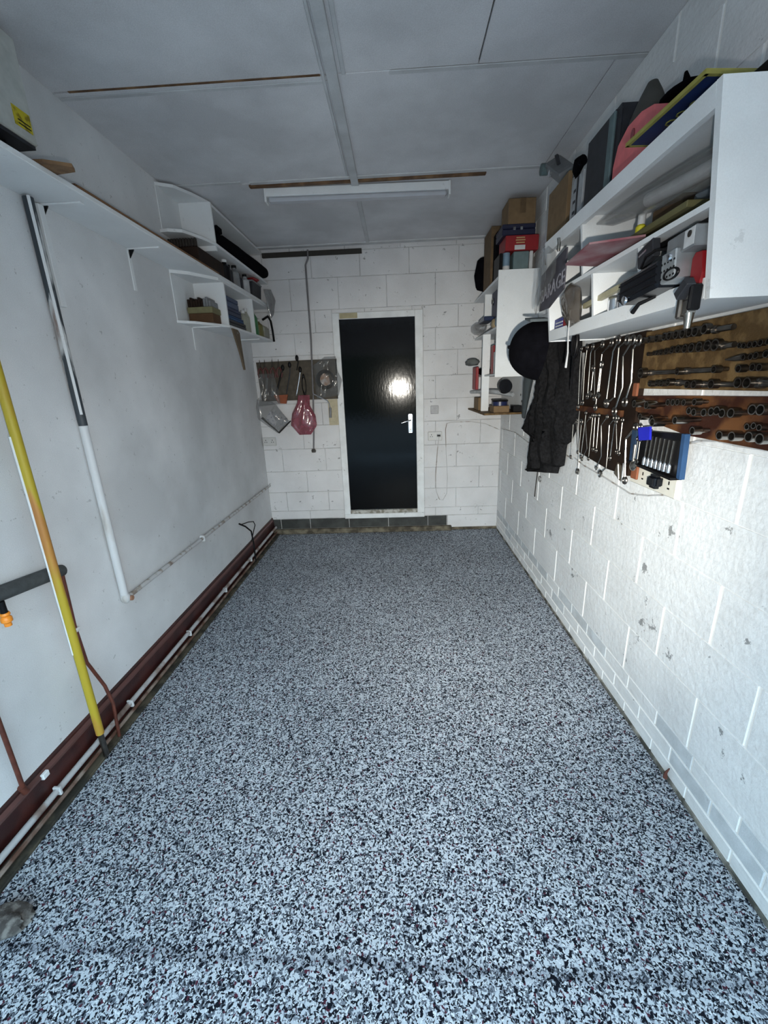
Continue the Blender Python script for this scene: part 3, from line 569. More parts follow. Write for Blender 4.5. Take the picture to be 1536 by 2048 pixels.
MB().prism([(3.335, 2.018), (3.44, 2.018), (3.475, 2.0), (3.482, 1.93), (3.505, 1.73), (3.485, 1.73), (3.45, 1.82), (3.42, 1.88)], -1.222, -1.210, 'x').build('saw_blade', pm('saw_wood', (0.11, 0.08, 0.05), 0.7), sw)
MB().lathe((-1.209, 3.43, 1.995), [(0, 0.0), (0.008, 0.0), (0.008, -0.002)], 8, 'x').build('hanging_screw', M_STEEL, sw)

# ================================================================ CEILING LAMP
LF = thing('batten_light', 'long white batten lamp under the ceiling, switched off', 'lamp', (-0.225, 3.12, 2.75))
T = Matrix.Translation((-0.228, 3.232, 0)) @ Matrix.Rotation(0.035, 4, 'Z')
MB().box(-0.60, 0.60, -0.03, 0.03, 2.775, 2.822, T, ch=0.003).build('housing', M_WHITE, LF)
MB().box(-0.585, 0.585, -0.027, 0.035, 2.748, 2.776, T, ch=0.010).build('diffuser', M_DIFF, LF)
for s in (-1, 1): MB().box(s * 0.6 - 0.007, s * 0.6 + 0.007, -0.033, 0.037, 2.745, 2.824, T, ch=0.003).build('end_cap', M_WHITE, LF)

# ================================================================ BACK WALL THINGS
cd = thing('cable_conduit', 'thin grey conduit dropping from the ceiling past the tools', 'conduit', (-0.85, D - 0.02, 0.92))
MB().tube([(-0.80, D - 0.04, 2.80), (-0.805, D - 0.03, 2.73), (-0.835, D - 0.02, 2.68), (-0.838, D - 0.0325, 2.02), (-0.862, D - 0.0325, 1.50), (-0.888, D - 0.0325, 1.12), (-0.905, D - 0.03, 0.95)], 0.0085, 10).build('conduit_tube', pm('mid_grey_conduit', (0.13, 0.13, 0.14), 0.5), cd)
MB().lathe((-0.906, D - 0.03, 0.915), [(0, 0), (0.022, 0), (0.026, 0.02), (0.016, 0.036), (0, 0.036)], 12).build('conduit_end', M_OLDST, cd)
tbd = thing('tool_board', 'brown pinboard of hand tools on back wall, left of door', 'board', (-1.0, D - 0.02, 1.45))
MB().prism([(-1.415, 1.835), (-1.40, 1.455), (-0.61, 1.455), (-0.60, 1.84), (-0.9, 1.84)], D - 0.022, D - 0.006, 'y').build('board_panel', pm('grey_brown_hardboard', (0.065, 0.054, 0.04), 0.8, var=0.3), tbd)
MB().box(-0.72, -0.61, D - 0.012, D - 0.006, 1.19, 1.452, ch=0.001).build('pale_strip', pm('pale_bare_wood', (0.42, 0.38, 0.27), 0.8), tbd)
for i, x in enumerate((-1.375, -1.325, -1.25, -1.185)):
    lb = ['red handled pliers at the far left of the pinboard', 'second red handled pliers from the left wall', 'third red handled pliers from the left wall', 'red handled pliers nearest the long black rod'][i]
    p = thing('pliers', lb, 'pliers', (x, D - 0.04, 1.69)); y = D - 0.036
    for s in (-1, 1):
        MB().tube([(x, y, 1.785), (x + s * 0.020, y, 1.755), (x + s * 0.026, y, 1.72), (x + s * 0.018, y, 1.683)], 0.0085, 8).build('handle', M_PIPEC, p)
    MB().tube([(x - 0.004, y, 1.778), (x, y, 1.81), (x + 0.002, y, 1.858)], [0.013, 0.011, 0.003], 8, flat=0.6).build('jaws', M_OLDST, p)
rods = [('screwdriver_rod', 'long black rod tool leaning left on the pinboard', [(-1.142, 1.775), (-1.165, 1.72), (-1.25, 1.50)], 0.009, M_BLACK),
        ('screwdriver_rod', 'second dark rod with a black hook, middle of the pinboard', [(-1.07, 1.80), (-1.078, 1.72), (-1.135, 1.52)], 0.006, M_DGREY),
        ('steel_rod', 'bright chrome rod on the back wall pinboard', [(-0.968, 1.75), (-0.995, 1.64), (-1.035, 1.50)], 0.006, M_CHROME),
        ('steel_hook', 'short dark hook at the top of the pinboard', [(-0.99, 1.86), (-0.985, 1.82), (-1.005, 1.745)], 0.006, M_BLACK)]
for nm, lb, pts, r_, m_ in rods:
    t_ = thing(nm, lb, 'tool', (pts[-1][0], D - 0.04, pts[-1][1]))
    MB().tube([(a, D - 0.036, b2) for a, b2 in pts], r_, 8).build('shaft', m_, t_)
    MB().blob((pts[0][0] - 0.004, D - 0.036, pts[0][1]), 0.017, 0.012, 0.03).build('grip', M_BLACK, t_)
tag(MB().torus((-0.945, D - 0.04, 1.60), 0.045, 0.010, 'y', sx=0.42, sy=2.0).build('hose_clip_loop', M_BLACK), 'narrow black oval loop hanging right of the chrome rod', 'loop')
tag(MB().prism([(-1.265, 1.512), (-1.12, 1.514), (-1.145, 1.425), (-1.222, 1.43)], D - 0.05, D - 0.024, 'y').build('orange_pouch', pm('rust_orange_pouch', (0.22, 0.05, 0.012), 0.6)), 'small rust orange pouch at the bottom of the pinboard', 'pouch')
tag(bag_mesh((-1.30, D - 0.055, 1.575), (1, 0, 0), 0.2, 0.3, 0.04, poly=[(-0.095, 0.15), (0.06, 0.15), (0.09, -0.02), (0.10, -0.16), (-0.13, -0.17), (-0.09, 0.0)], seed=2, fold=0.6).build('polythene_bag', M_BAG), 'creased clear bag over the left half of the pinboard', 'bag')
bk = thing('bagged_booklet', 'tilted booklet in a clear bag under the pinboard', 'booklet', (-1.28, D - 0.07, 1.15))
bp_ = [(-1.262, 1.415), (-1.135, 1.255), (-1.245, 1.155), (-1.39, 1.27)]
MB().prism(bp_, D - 0.062, D - 0.052, 'y').build('booklet', pm('printed_page', (0.46, 0.47, 0.50), 0.5, col2=(0.16, 0.17, 0.24), mix=(0.56, 0.66), scale=55), bk)
MB().prism([(-1.40, 1.30), (-1.25, 1.145), (-1.12, 1.255), (-1.107, 1.25), (-1.245, 1.127), (-1.42, 1.29)], D - 0.064, D - 0.050, 'y').build('dark_edge', M_BLACK, bk)
MB().prism([(-1.30, 1.37), (-1.26, 1.415), (-1.235, 1.385), (-1.28, 1.34)], D - 0.0635, D - 0.0625, 'y').build('page_corner', M_LABEL, bk)
bag_mesh((-1.28, D - 0.085, 1.28), (1, 0, 0), 0.2, 0.3, 0.05, poly=[(-0.15, 0.20), (0.02, 0.17), (0.16, -0.03), (0.03, -0.15), (-0.16, 0.0), (-0.17, 0.12)], seed=9, fold=0.5).build('bag_film', M_BAG, bk)
tag(bag_mesh((-0.965, D - 0.10, 1.30), (1, 0, 0), 0.2, 0.4, 0.085, poly=[(-0.035, 0.205), (0.08, 0.205), (0.075, 0.10), (0.125, 0.0), (0.13, -0.10), (0.06, -0.19), (-0.06, -0.19), (-0.14, -0.09), (-0.115, 0.03), (-0.06, 0.12)], seed=4, fold=0.45, n=18, m=20).build('pink_bag', M_BAGP), 'shiny pink plastic bag hanging below the pinboard', 'bag')
cc = thing('coiled_cable', 'coil of black cable in a clear bag beside the door frame', 'cable', (-0.72, D - 0.05, 1.53))
for i in range(4): MB().torus((-0.725 + 0.005 * i, D - 0.050 - 0.006 * i, 1.645), 0.088 - 0.006 * i, 0.0075, 'y', n=26).build('cable_turn', M_BLACK, cc)
MB().prism([(-0.79, 1.70), (-0.74, 1.715), (-0.685, 1.67), (-0.675, 1.60), (-0.73, 1.585), (-0.79, 1.63)], D - 0.052, D - 0.040, 'y').build('packing_card', pm('orange_pack_card', (0.34, 0.20, 0.13), 0.7, col2=(0.42, 0.38, 0.36), scale=16), cc)
bag_mesh((-0.71, D - 0.07, 1.66), (1, 0, 0), 0.25, 0.4, 0.07, poly=[(-0.13, 0.12), (0.0, 0.20), (0.11, 0.20), (0.12, 0.06), (0.16, -0.02), (0.11, -0.19), (-0.11, -0.20), (-0.12, 0.0)], seed=11, fold=0.6, n=16, m=16).build('bag_film', M_BAG, cc)
ak = thing('allen_key', 'bent chrome bar with a dark grip below the coiled cable', 'tool', (-0.70, D - 0.06, 1.27))
MB().tube([(-0.862, D - 0.05, 1.515), (-0.79, D - 0.05, 1.478), (-0.722, D - 0.05, 1.443), (-0.700, D - 0.05, 1.41), (-0.694, D - 0.05, 1.365)], 0.0065, 8).build('bar', M_CHROME, ak)
MB().tube([(-0.694, D - 0.05, 1.37), (-0.698, D - 0.05, 1.27)], 0.013, 10).build('grip', M_GREY, ak)
def socket_plate(name, label, x0, x1, z0, z1, holes):
    t_ = thing(name, label, 'socket', ((x0 + x1) / 2, D - 0.03, z0))
    MB().box(x0, x1, D - 0.036, D - 0.004, z0, z1, ch=0.004).build('face_plate', M_SOCK, t_)
    for hx in holes:
        for dx, dz, w2, h2 in ((0, 0.016, 0.006, 0.012), (-0.010, -0.004, 0.009, 0.006), (0.010, -0.004, 0.009, 0.006)):
            MB().box(hx + dx - w2 / 2, hx + dx + w2 / 2, D - 0.0372, D - 0.0362, z0 + (z1 - z0) * 0.5 + dz - h2 / 2, z0 + (z1 - z0) * 0.5 + dz + h2 / 2).build('pin_slot', M_BLACK, t_)
    return t_
s1 = socket_plate('double_socket', 'double wall socket low beside the left wall corner', -1.44, -1.302, 0.998, 1.085, (-1.405, -1.335))
for x in (-1.385, -1.355): MB().box(x - 0.006, x + 0.006, D - 0.039, D - 0.036, 1.055, 1.073, ch=0.001).build('rocker', M_SOCK, s1)
s2 = socket_plate('double_socket', 'double wall socket with a plugged-in lead right of the door', 0.305, 0.45, 0.998, 1.088, (0.34,))
MB().box(0.395, 0.435, D - 0.052, D - 0.036, 1.035, 1.065, ch=0.003).build('plug_body', M_LGREY, s2)
MB().box(0.399, 0.431, D - 0.054, D - 0.052, 1.042, 1.058).build('plug_window', M_BLACK, s2)
tag(MB().box(0.335, 0.415, D - 0.020, D - 0.004, 1.268, 1.352, ch=0.004).build('blank_plate', pm('grey_switch_plate', (0.33, 0.34, 0.36), 0.5)), 'square grey blank plate above the right socket', 'plate')
tag(MB().tube([(0.418, D - 0.045, 1.035), (0.405, D - 0.012, 0.90), (0.385, D - 0.012, 0.62), (0.39, D - 0.012, 0.45), (0.425, D - 0.012, 0.355), (0.465, D - 0.012, 0.345), (0.505, D - 0.012, 0.42), (0.512, D - 0.012, 0.60), (0.497, D - 0.012, 0.85), (0.488, D - 0.012, 1.10), (0.50, D - 0.012, 1.165), (0.54, D - 0.012, 1.178), (0.75, D - 0.012, 1.178), (0.90, D - 0.012, 1.15), (1.045, D - 0.012, 1.085)], 0.0035, 6).build('hanging_lead', M_COND), 'thin grey lead hanging in a long loop right of the door', 'cable')
# ================================================================ RIGHT WALL: BIG OPEN CABINET
CB = thing('wall_cabinet', 'big white open-fronted wall cabinet with slanted front, right wall', 'cabinet', (0.92, 1.75, 1.76))
Y0, Y1 = 1.18, 2.34
def fx(z): return 0.783 - (z - 1.76) * 0.118      # slanted front line
def cboard(z0, z1, a, b2, name, back=XR - 0.006, inset=0.0):
    return MB().prism([(fx(z0) + inset, z0), (back, z0), (back, z1), (fx(z1) + inset, z1)], a, b2, 'y').build(name, M_WHITE, CB)
cboard(1.76, 1.782, Y0 + 0.02, Y1 - 0.02, 'bottom_board')
MB().prism([(fx(1.76) - 0.001, 1.758), (fx(1.76) + 0.016, 1.758), (fx(1.80) + 0.016, 1.806), (fx(1.80) - 0.001, 1.806)], Y0 + 0.02, Y1 - 0.02, 'y').build('front_lip', M_WHITE, CB)
cboard(2.180, 2.20, Y0 + 0.02, Y1 - 0.02, 'top_board')
MB().prism([(fx(2.14) - 0.001, 2.152), (fx(2.14) + 0.016, 2.152), (fx(2.2) + 0.016, 2.2005), (fx(2.2) - 0.001, 2.2005)], Y0 + 0.02, Y1 - 0.02, 'y').build('front_lip', M_WHITE, CB)
cboard(1.958, 1.972, Y0 + 0.02, Y1 - 0.02, 'middle_shelf')
for a in (Y0, Y1 - 0.02): MB().prism([(fx(1.755), 1.755), (XR - 0.004, 1.755), (XR - 0.004, 2.202), (fx(2.202), 2.202)], a, a + 0.02, 'y').build('side_panel', M_WHITE, CB)
cboard(1.782, 1.958, 1.835, 1.851, 'divider', inset=0.004); cboard(1.972, 2.18, 1.93, 1.946, 'divider', inset=0.006)
cboard(1.782, 1.958, 1.50, 1.520, 'divider', inset=0.004)
MB().box(XR - 0.010, XR - 0.005, Y0 + 0.02, Y1 - 0.02, 1.782, 2.18).build('back_panel', M_WHITE, CB)
MB().box(XR - 0.030, XR - 0.010, Y0 + 0.02, Y1 - 0.02, 2.12, 2.18).build('hanging_rail', M_WHITE, CB)
# on top of it
SG = thing('sign_board', 'navy blue sign with yellow border on top of the cabinet', 'sign', (0.88, 1.44, 2.255))
sp = [(0.728, 1.600), (0.750, 1.278), (1.04, 1.305), (1.03, 1.62)]
MB().prism(sp, 2.257, 2.265, 'z').build('sign_panel', M_NAVY, SG)
def inset_strip(a, b2, w2, m_):
    a, b2 = Vector(a), Vector(b2); d = (b2 - a).normalized(); n_ = Vector((-d.y, d.x)); c_ = Vector((0.88, 1.45))
    if (c_ - a).dot(n_) < 0: n_ = -n_
    MB().prism([tuple(a - n_ * 0.001), tuple(b2 - n_ * 0.001), tuple(b2 + n_ * w2), tuple(a + n_ * w2)], 2.2560, 2.2662, 'z').build('border_strip', m_, SG)
for i in range(4): inset_strip(sp[i], sp[(i + 1) % 4], 0.009, M_YEL)
for ch, x, y in (('O', 0.795, 1.478), ('O', 0.80, 1.438), ('C', 0.808, 1.398)):
    text_mesh(ch, 0.045, basis((x, y, 2.2562), (0.05, -1, 0), (-1, -0.05, 0)), M_YEL, SG, 'sign_letter')
tag(MB().box(0.86, 1.03, 1.22, 1.58, 2.2015, 2.2565, ch=0.004).build('flat_box', M_BLACK), 'flat black box under the navy sign on the cabinet', 'box')
PK = thing('pink_tub', 'rounded salmon pink plastic tub on top of the cabinet', 'tub', (0.91, 1.86, 2.201))
MB().prism([(1.70, 2.2015), (1.995, 2.2015), (2.0, 2.36), (1.975, 2.42), (1.91, 2.45), (1.82, 2.45), (1.74, 2.43), (1.70, 2.36)], 0.87, 1.03, 'x').build('tub_body', M_PINK, PK)
MB().lathe((0.868, 1.865, 2.405), [(0, -0.001), (0.014, -0.001), (0.014, 0.003)], 12, 'x', sx=0.9, sy=1.4).build('finger_hole', M_PINKD, PK)
CS = thing('grey_case', 'tall dark grey case standing between pink tub and pale box', 'case', (0.92, 2.13, 2.201))
MB().box(0.875, 1.03, 2.015, 2.30, 2.2015, 2.585, ch=0.02).build('case_shell', M_DGREY, CS)
MB().box(0.868, 0.880, 2.03, 2.075, 2.2015, 2.56, ch=0.004).build('edge_rib', M_TEAL, CS)
MB().blob((0.95, 2.15, 2.592), 0.035, 0.05, 0.018).build('case_latch', M_GREY, CS)
tag(MB().lathe((0.95, 1.93, 2.4515), [(0.0, 0), (0.082, 0.0), (0.072, 0.04), (0.042, 0.10), (0.02, 0.135), (0, 0.14)], 14, sx=0.8).build('cone_hood', pm('olive_grey_cloth', (0.05, 0.05, 0.045), 0.8)), 'grey cone shaped hood lying above the pink tub', 'hood')
GL = thing('black_gloves', 'pair of black gloves with fingers up behind the pink tub', 'gloves', (1.0, 1.75, 2.43))
MB().blob((0.96, 1.77, 2.466), 0.045, 0.08, 0.016, lump=0.2).build('glove_palm', M_CLOTH, GL)
MB().tube([(0.96, 1.75, 2.465), (0.965, 1.74, 2.485), (0.965, 1.752, 2.515)], [0.018, 0.013, 0.005], 8).build('finger', M_CLOTH, GL)
MB().tube([(0.96, 1.82, 2.465), (0.965, 1.84, 2.475), (0.965, 1.85, 2.49)], [0.015, 0.012, 0.005], 8).build('finger', M_CLOTH, GL)
PB = thing('pale_box', 'pale grey printed box between cardboard sheet and grey case', 'box', (0.94, 2.38, 2.201))
MB().box(0.88, 1.03, 2.32, 2.44, 2.2015, 2.49, ch=0.003).build('box_body', M_LGREY, PB)
MB().box(0.878, 0.8805, 2.372, 2.39, 2.2015, 2.485).build('dark_stripe', M_DGREY, PB)
for i in range(5): MB().box(0.8785, 0.8803, 2.40, 2.425, 2.25 + i * 0.045, 2.262 + i * 0.045).build('printed_mark', M_DGREY, PB)
tag(MB().tube([(0.90, 2.45, 2.505), (0.88, 2.41, 2.518), (0.87, 2.36, 2.528), (0.88, 2.335, 2.53)], [0.010, 0.02, 0.026, 0.022], 10).build('black_strap', M_CLOTH), 'black padded strap bulging over the pale printed box', 'strap')
tag(MB().box(0.865, 0.885, 2.47, 2.75, 2.2015, 2.545, Matrix.Translation((0, 0, 0)), ch=0.002).build('cardboard_sheet', M_CARD), 'upright brown cardboard piece standing at cabinet top far end', 'cardboard')
LP = thing('flood_lamp', 'grey metal floodlight bracket at the ceiling above the cardboard', 'lamp', (0.93, 2.85, 2.62))
T2 = Matrix.Translation((0.945, 2.84, 2.695)) @ Matrix.Rotation(0.55, 4, 'X') @ Matrix.Rotation(-0.5, 4, 'Y')
MB().box(-0.045, 0.045, -0.15, 0.15, -0.028, 0.028, T2, ch=0.008).build('lamp_body', M_GREY, LP)
MB().lathe(T2 @ Vector((-0.05, 0.16, 0.0)), [(0, -0.02), (0.03, -0.02), (0.03, 0.02), (0, 0.02)], 12, 'x').build('round_end', M_TEAL, LP)
MB().lathe(T2 @ Vector((-0.048, 0.04, 0.0)), [(0, -0.006), (0.018, -0.006), (0.018, 0.004)], 12, 'x').build('lens', M_CHROME, LP)
MB().box(-0.01, 0.006, -0.012, 0.012, 0.026, 0.075, T2, ch=0.001).build('ceiling_bracket', M_DGREY, LP)
# inside: upper bay
tag(MB().tube([(0.80, 1.925, 2.15), (0.805, 1.80, 2.128), (0.82, 1.6, 2.112), (0.84, 1.4, 2.098), (0.85, 1.212, 2.085)], [0.004, 0.024, 0.036, 0.042, 0.038], 12, flat=1.3).build('wrapped_roll', clearbag('thin_grey_wrap', (0.25, 0.25, 0.24), 0.42)), 'long roll wrapped in grey polythene under the cabinet top', 'roll')
tag(MB().tube([(0.82, 1.60, 2.112), (0.84, 1.4, 2.098), (0.85, 1.215, 2.085)], 0.020, 12).build('white_roll', M_LABEL), 'white paper roll inside the grey polythene wrap', 'roll')
tag(MB().box(0.90, 1.02, 1.56, 1.72, 2.03, 2.115, ch=0.003).build('cardboard_box', M_CARDD), 'small dark brown cardboard box in the cabinet upper bay', 'box')
tag(MB().box(0.80, 0.98, 1.36, 1.70, 2.012, 2.029, ch=0.002).build('olive_tray', pm('olive_tray_paint', (0.13, 0.12, 0.05), 0.7)), 'flat olive tray under the small brown cardboard box', 'tray')
tag(MB().box(0.83, 0.98, 1.34, 1.66, 1.9735, 2.011, ch=0.003).build('brown_case', M_WOODB), 'dark brown case under the olive tray in upper bay', 'case')
bt = thing('glue_bottle', 'little yellow bottle with white cap on the olive tray', 'bottle', (0.80, 1.64, 2.03))
MB().lathe((0.825, 1.64, 2.0295), [(0, 0), (0.016, 0), (0.016, 0.02), (0.009, 0.028)], 12).build('bottle_body', pm('bright_yellow', (0.55, 0.50, 0.02), 0.5), bt)
MB().lathe((0.825, 1.64, 2.0295), [(0.012, 0.026), (0.012, 0.055), (0, 0.055)], 12).build('cap', M_LABEL, bt)
tag(MB().blob((0.92, 1.38, 2.056), 0.06, 0.12, 0.022, lump=0.3, seed=8).build('blue_bags', pm('slate_polythene', (0.12, 0.15, 0.18), 0.35, bump=0.8, bscale=18)), 'crumpled slate blue plastic bags behind the near side panel', 'bag')
tag(MB().prism([(0.648, 1.813), (0.628, 1.560), (0.775, 1.505), (0.84, 1.66), (0.80, 1.86)], 1.985, 1.991, 'z').build('maroon_board', M_MAROONB), 'thin speckled maroon board jutting out of the cabinet middle', 'board')
tag(MB().lathe((0.86, 2.06, 1.9735), [(0, 0), (0.028, 0), (0.028, 0.05), (0.02, 0.06), (0, 0.06)], 14).build('green_jar', M_GREEN), 'small dark green jar in the far upper bay', 'jar')
# inside: lower bays
RA = thing('car_amplifier', 'black finned car amplifier hanging over the cabinet lip', 'amplifier', (0.74, 1.42, 1.80))
Ta = Matrix.Translation((0.765, 1.405, 1.842)) @ Matrix.Rotation(-0.10, 4, 'X') @ Matrix.Rotation(0.06, 4, 'Z')
MB().box(-0.05, 0.10, -0.09, 0.10, -0.042, 0.030, Ta, ch=0.010).build('amplifier_body', M_BLACKG, RA)
for i in range(3): MB().box(-0.053, -0.049, -0.085, 0.095, -0.030 + 0.020 * i, -0.026 + 0.020 * i, Ta, ch=0.001).build('cooling_fin', M_BLACK, RA)
MB().lathe(Ta @ Vector((-0.053, 0.06, -0.035)), [(0, -0.004), (0.012, -0.002), (0.014, 0.004)], 12, 'x').build('round_knob', M_CHROME, RA)
RB = thing('car_radio', 'silver perforated car radio chassis beside the black amplifier', 'radio', (0.76, 1.26, 1.79))
MB().box(-0.045, 0.09, -0.150, -0.094, -0.040, 0.034, Ta, ch=0.003).build('chassis', M_ZINC, RB)
for i in range(5):
    for j in range(3): MB().lathe(Ta @ Vector((-0.0455, -0.146 + 0.012 * i, -0.028 + 0.018 * j)), [(0, -0.0006), (0.003, -0.0006), (0.003, 0.001)], 6, 'x').build('vent_hole', M_BLACK, RB)
MB().lathe(Ta @ Vector((-0.046, -0.125, 0.018)), [(0, -0.005), (0.009, -0.004), (0.011, 0.002)], 12, 'x').build('round_motor', M_CHROME, RB)
RC = thing('car_radio', 'grey metal car radio with white sticker against the near side panel', 'radio', (0.76, 1.23, 1.85))
Tc = Matrix.Translation((0.775, 1.245, 1.902)) @ Matrix.Rotation(-0.06, 4, 'X')
MB().box(-0.035, 0.10, -0.04, 0.075, -0.024, 0.024, Tc, ch=0.003).build('chassis', M_GREY, RC)
MB().box(-0.0362, -0.0352, -0.038, 0.0, -0.020, 0.020, Tc).build('white_sticker', M_LABEL, RC)
MB().lathe(Tc @ Vector((-0.0365, -0.02, 0.008)), [(0, -0.001), (0.008, -0.001), (0.008, 0.001)], 12, 'x').build('round_port', M_OLDST, RC)
RD = thing('head_unit', 'small grey radio face unit leaning on the amplifier', 'radio', (0.77, 1.50, 1.90))
Td = Matrix.Translation((0.765, 1.455, 1.925)) @ Matrix.Rotation(-0.25, 4, 'X')
MB().box(-0.012, 0.012, -0.04, 0.04, -0.026, 0.026, Td, ch=0.003).build('face_unit', M_DGREY, RD)
MB().box(-0.0135, -0.0122, -0.01, 0.03, 0.004, 0.010, Td).build('disc_slot', M_CHROME, RD)
tag(MB().box(0.80, 0.90, 1.25, 1.49, 1.938, 1.9565, ch=0.003).build('flat_black_unit', M_BLACK), 'flat black unit jammed under the cabinet middle shelf', 'box')
tag(MB().tube([(0.755, 1.47, 1.890), (0.75, 1.44, 1.915), (0.75, 1.39, 1.918), (0.755, 1.33, 1.905), (0.765, 1.29, 1.885)], 0.004, 6).build('black_wire', M_BLACK), 'black wire arching over the amplifier', 'cable')
tag(MB().torus((0.728, 1.262, 1.83), 0.024, 0.004, 'x', sx=1.2, sy=0.55).build('wire_loop', M_BLACK), 'black wire ring hanging in front of the silver chassis', 'cable')
tag(MB().prism([(1.248, 1.81), (1.25, 1.86), (1.24, 1.872), (1.215, 1.87), (1.205, 1.82), (1.21, 1.79), (1.245, 1.785)], 0.770, 0.81, 'x').build('red_cutter', M_RED), 'bright red tool body beside the near cabinet panel', 'tool')
CL = thing('pipe_clamp', 'old steel clamp hanging from the cabinet near corner', 'clamp', (0.74, 1.165, 1.69))
MB().box(0.735, 0.765, 1.215, 1.233, 1.715, 1.785, ch=0.004).build('clamp_arm', M_OLDST, CL)
MB().box(0.735, 0.765, 1.178, 1.191, 1.73, 1.79, ch=0.004).build('clamp_arm', M_BLACK, CL)
MB().box(0.74, 0.762, 1.188, 1.217, 1.722, 1.758, ch=0.003).build('clamp_body', M_STEEL, CL)
MB().tube([(0.75, 1.197, 1.725), (0.75, 1.195, 1.688)], [0.012, 0.008], 10).build('clamp_screw', M_STEEL, CL)
tag(MB().box(-0.012, 0.012, -0.024, 0.024, -0.012, 0.012, Matrix.Translation((0.735, 1.205, 1.783)) @ Matrix.Rotation(-0.7, 4, 'X'), ch=0.002).build('square_block', M_DGREY), 'tilted dark square block below the silver chassis', 'block')
tag(MB().tube([(0.775, 1.405, 1.800), (0.742, 1.43, 1.785), (0.738, 1.455, 1.765)], [0.004, 0.006, 0.007], 8).build('aerial_stub', M_BLACK), 'short black aerial poking down over the cabinet lip', 'aerial')
for i, (x, y, r_, h_) in enumerate([(0.845, 1.80, 0.026, 0.085), (0.845, 1.735, 0.022, 0.060)]):
    tag(MB().lathe((x, y, 1.8065 - 0.024), [(0, 0), (r_, 0), (r_, h_), (r_ * 0.8, h_), (r_ * 0.8, h_ - 0.01), (0, h_ - 0.01)], 18).build('steel_cylinder', M_CHROME), ['taller chrome cylinder standing in the lower cabinet bay', 'shorter chrome cylinder next to the taller one'][i], 'cylinder')
tag(MB().box(0.79, 0.81, 1.64, 1.97, -0.010, 0.010, Matrix.Translation((0, 0, 1.872)) @ Matrix.Rotation(-0.05, 4, 'X') @ Matrix.Translation((0, 0, 0.09)), ch=0.002).build('pale_bar', pm('yellowed_bar', (0.40, 0.37, 0.24), 0.5, var=0.2)), 'yellowed pale bar lying over the chrome cylinders', 'bar')
tag(MB().lathe((0.88, 1.90, 1.783), [(0, 0), (0.045, 0), (0.03, 0.03), (0.035, 0.045), (0, 0.045)], 14).build('pulley', M_OLDST), 'oily old steel pulley left of the chrome cylinders', 'pulley')
# hanging at the far end of it
GS = thing('garage_sign', 'dark GARAGE plate wrapped in polythene at cabinet far end', 'sign', (0.72, 2.18, 1.88))
nn = Vector((0.03, -1, 0)).normalized()
pq = [(2.335, 1.90), (2.335, 2.06), (2.02, 2.10), (2.02, 1.945), (2.2, 1.895)]
MB().prism(pq, 0.722, 0.728, 'x').build('sign_plate', pm('charcoal_plate', (0.05, 0.048, 0.062), 0.6, var=0.3), GS)
def sx_(y, z): return (0.7212, y, z)
text_mesh('GARAGE', 0.085, basis((0.7213, 2.18, 1.972), (0, -1, 0.10), (0, 0.05, 1)), pm('faded_letter', (0.22, 0.22, 0.25), 0.6, var=0.3), GS, 'sign_letters')
bag_mesh((0.71, 2.22, 2.0), (0, 1, 0), 0.3, 0.4, 0.03, poly=[(0.15, 0.13), (0.0, 0.16), (-0.12, 0.10), (-0.12, 0.02), (0.02, -0.04), (0.13, -0.11)], seed=21, fold=0.9).build('bag_film', M_BAG, GS)
tag(MB().tube([(0.72, 2.12, 2.16), (0.722, 2.115, 2.14), (0.722, 2.118, 2.11)], 0.007, 8).build('sign_hook', M_STEEL), 'small hook holding the wrapped sign on the cabinet edge', 'hook')
tag(bag_mesh((0.755, 2.02, 1.865), (0, 1, 0), 0.2, 0.2, 0.05, poly=[(0.12, 0.06), (0.0, 0.10), (-0.10, 0.06), (-0.115, -0.075), (0.0, -0.08), (0.06, -0.02)], seed=31).build('smoked_bag', M_BAGB), 'brown smoked plastic bag in the far lower bay', 'bag')
tag(MB().tube([(0.742, 1.975, 1.85), (0.735, 1.96, 1.76), (0.735, 1.945, 1.68), (0.735, 1.955, 1.62)], [0.005, 0.005, 0.006, 0.009], 8, flat=0.5).build('white_strap', M_LABEL), 'white strap dangling from the cabinet lip beside the scissors', 'strap')
LB = thing('label_box', 'small blue and red packet in the cabinet far bottom corner', 'packet', (0.82, 2.23, 1.783))
MB().box(0.795, 0.85, 2.15, 2.31, 1.7825, 1.855, ch=0.002).build('packet_body', pm('packet_blue', (0.02, 0.03, 0.20), 0.5), LB)
MB().box(0.794, 0.796, 2.15, 2.19, 1.7826, 1.8549).build('red_end', M_RED, LB)
for zz in (1.818, 1.832): MB().box(0.7935, 0.7952, 2.20, 2.29, zz, zz + 0.006).build('printed_line', M_LABEL, LB)
SC_ = thing('shears', 'black handled shears hanging down from the cabinet lip', 'scissors', (0.80, 2.04, 1.50))
MB().torus((0.80, 2.045, 1.725), 0.030, 0.0065, 'x', sx=0.9, sy=1.7).build('handle_loop', M_BLACK, SC_)
MB().torus((0.81, 2.055, 1.715), 0.028, 0.0065, 'x', sx=0.8, sy=1.7).build('handle_loop', M_BLACK, SC_)
MB().tube([(0.80, 2.045, 1.675), (0.80, 2.04, 1.60), (0.80, 2.035, 1.505)], [0.011, 0.009, 0.003], 8, flat=0.4).build('blade', M_BLACK, SC_)
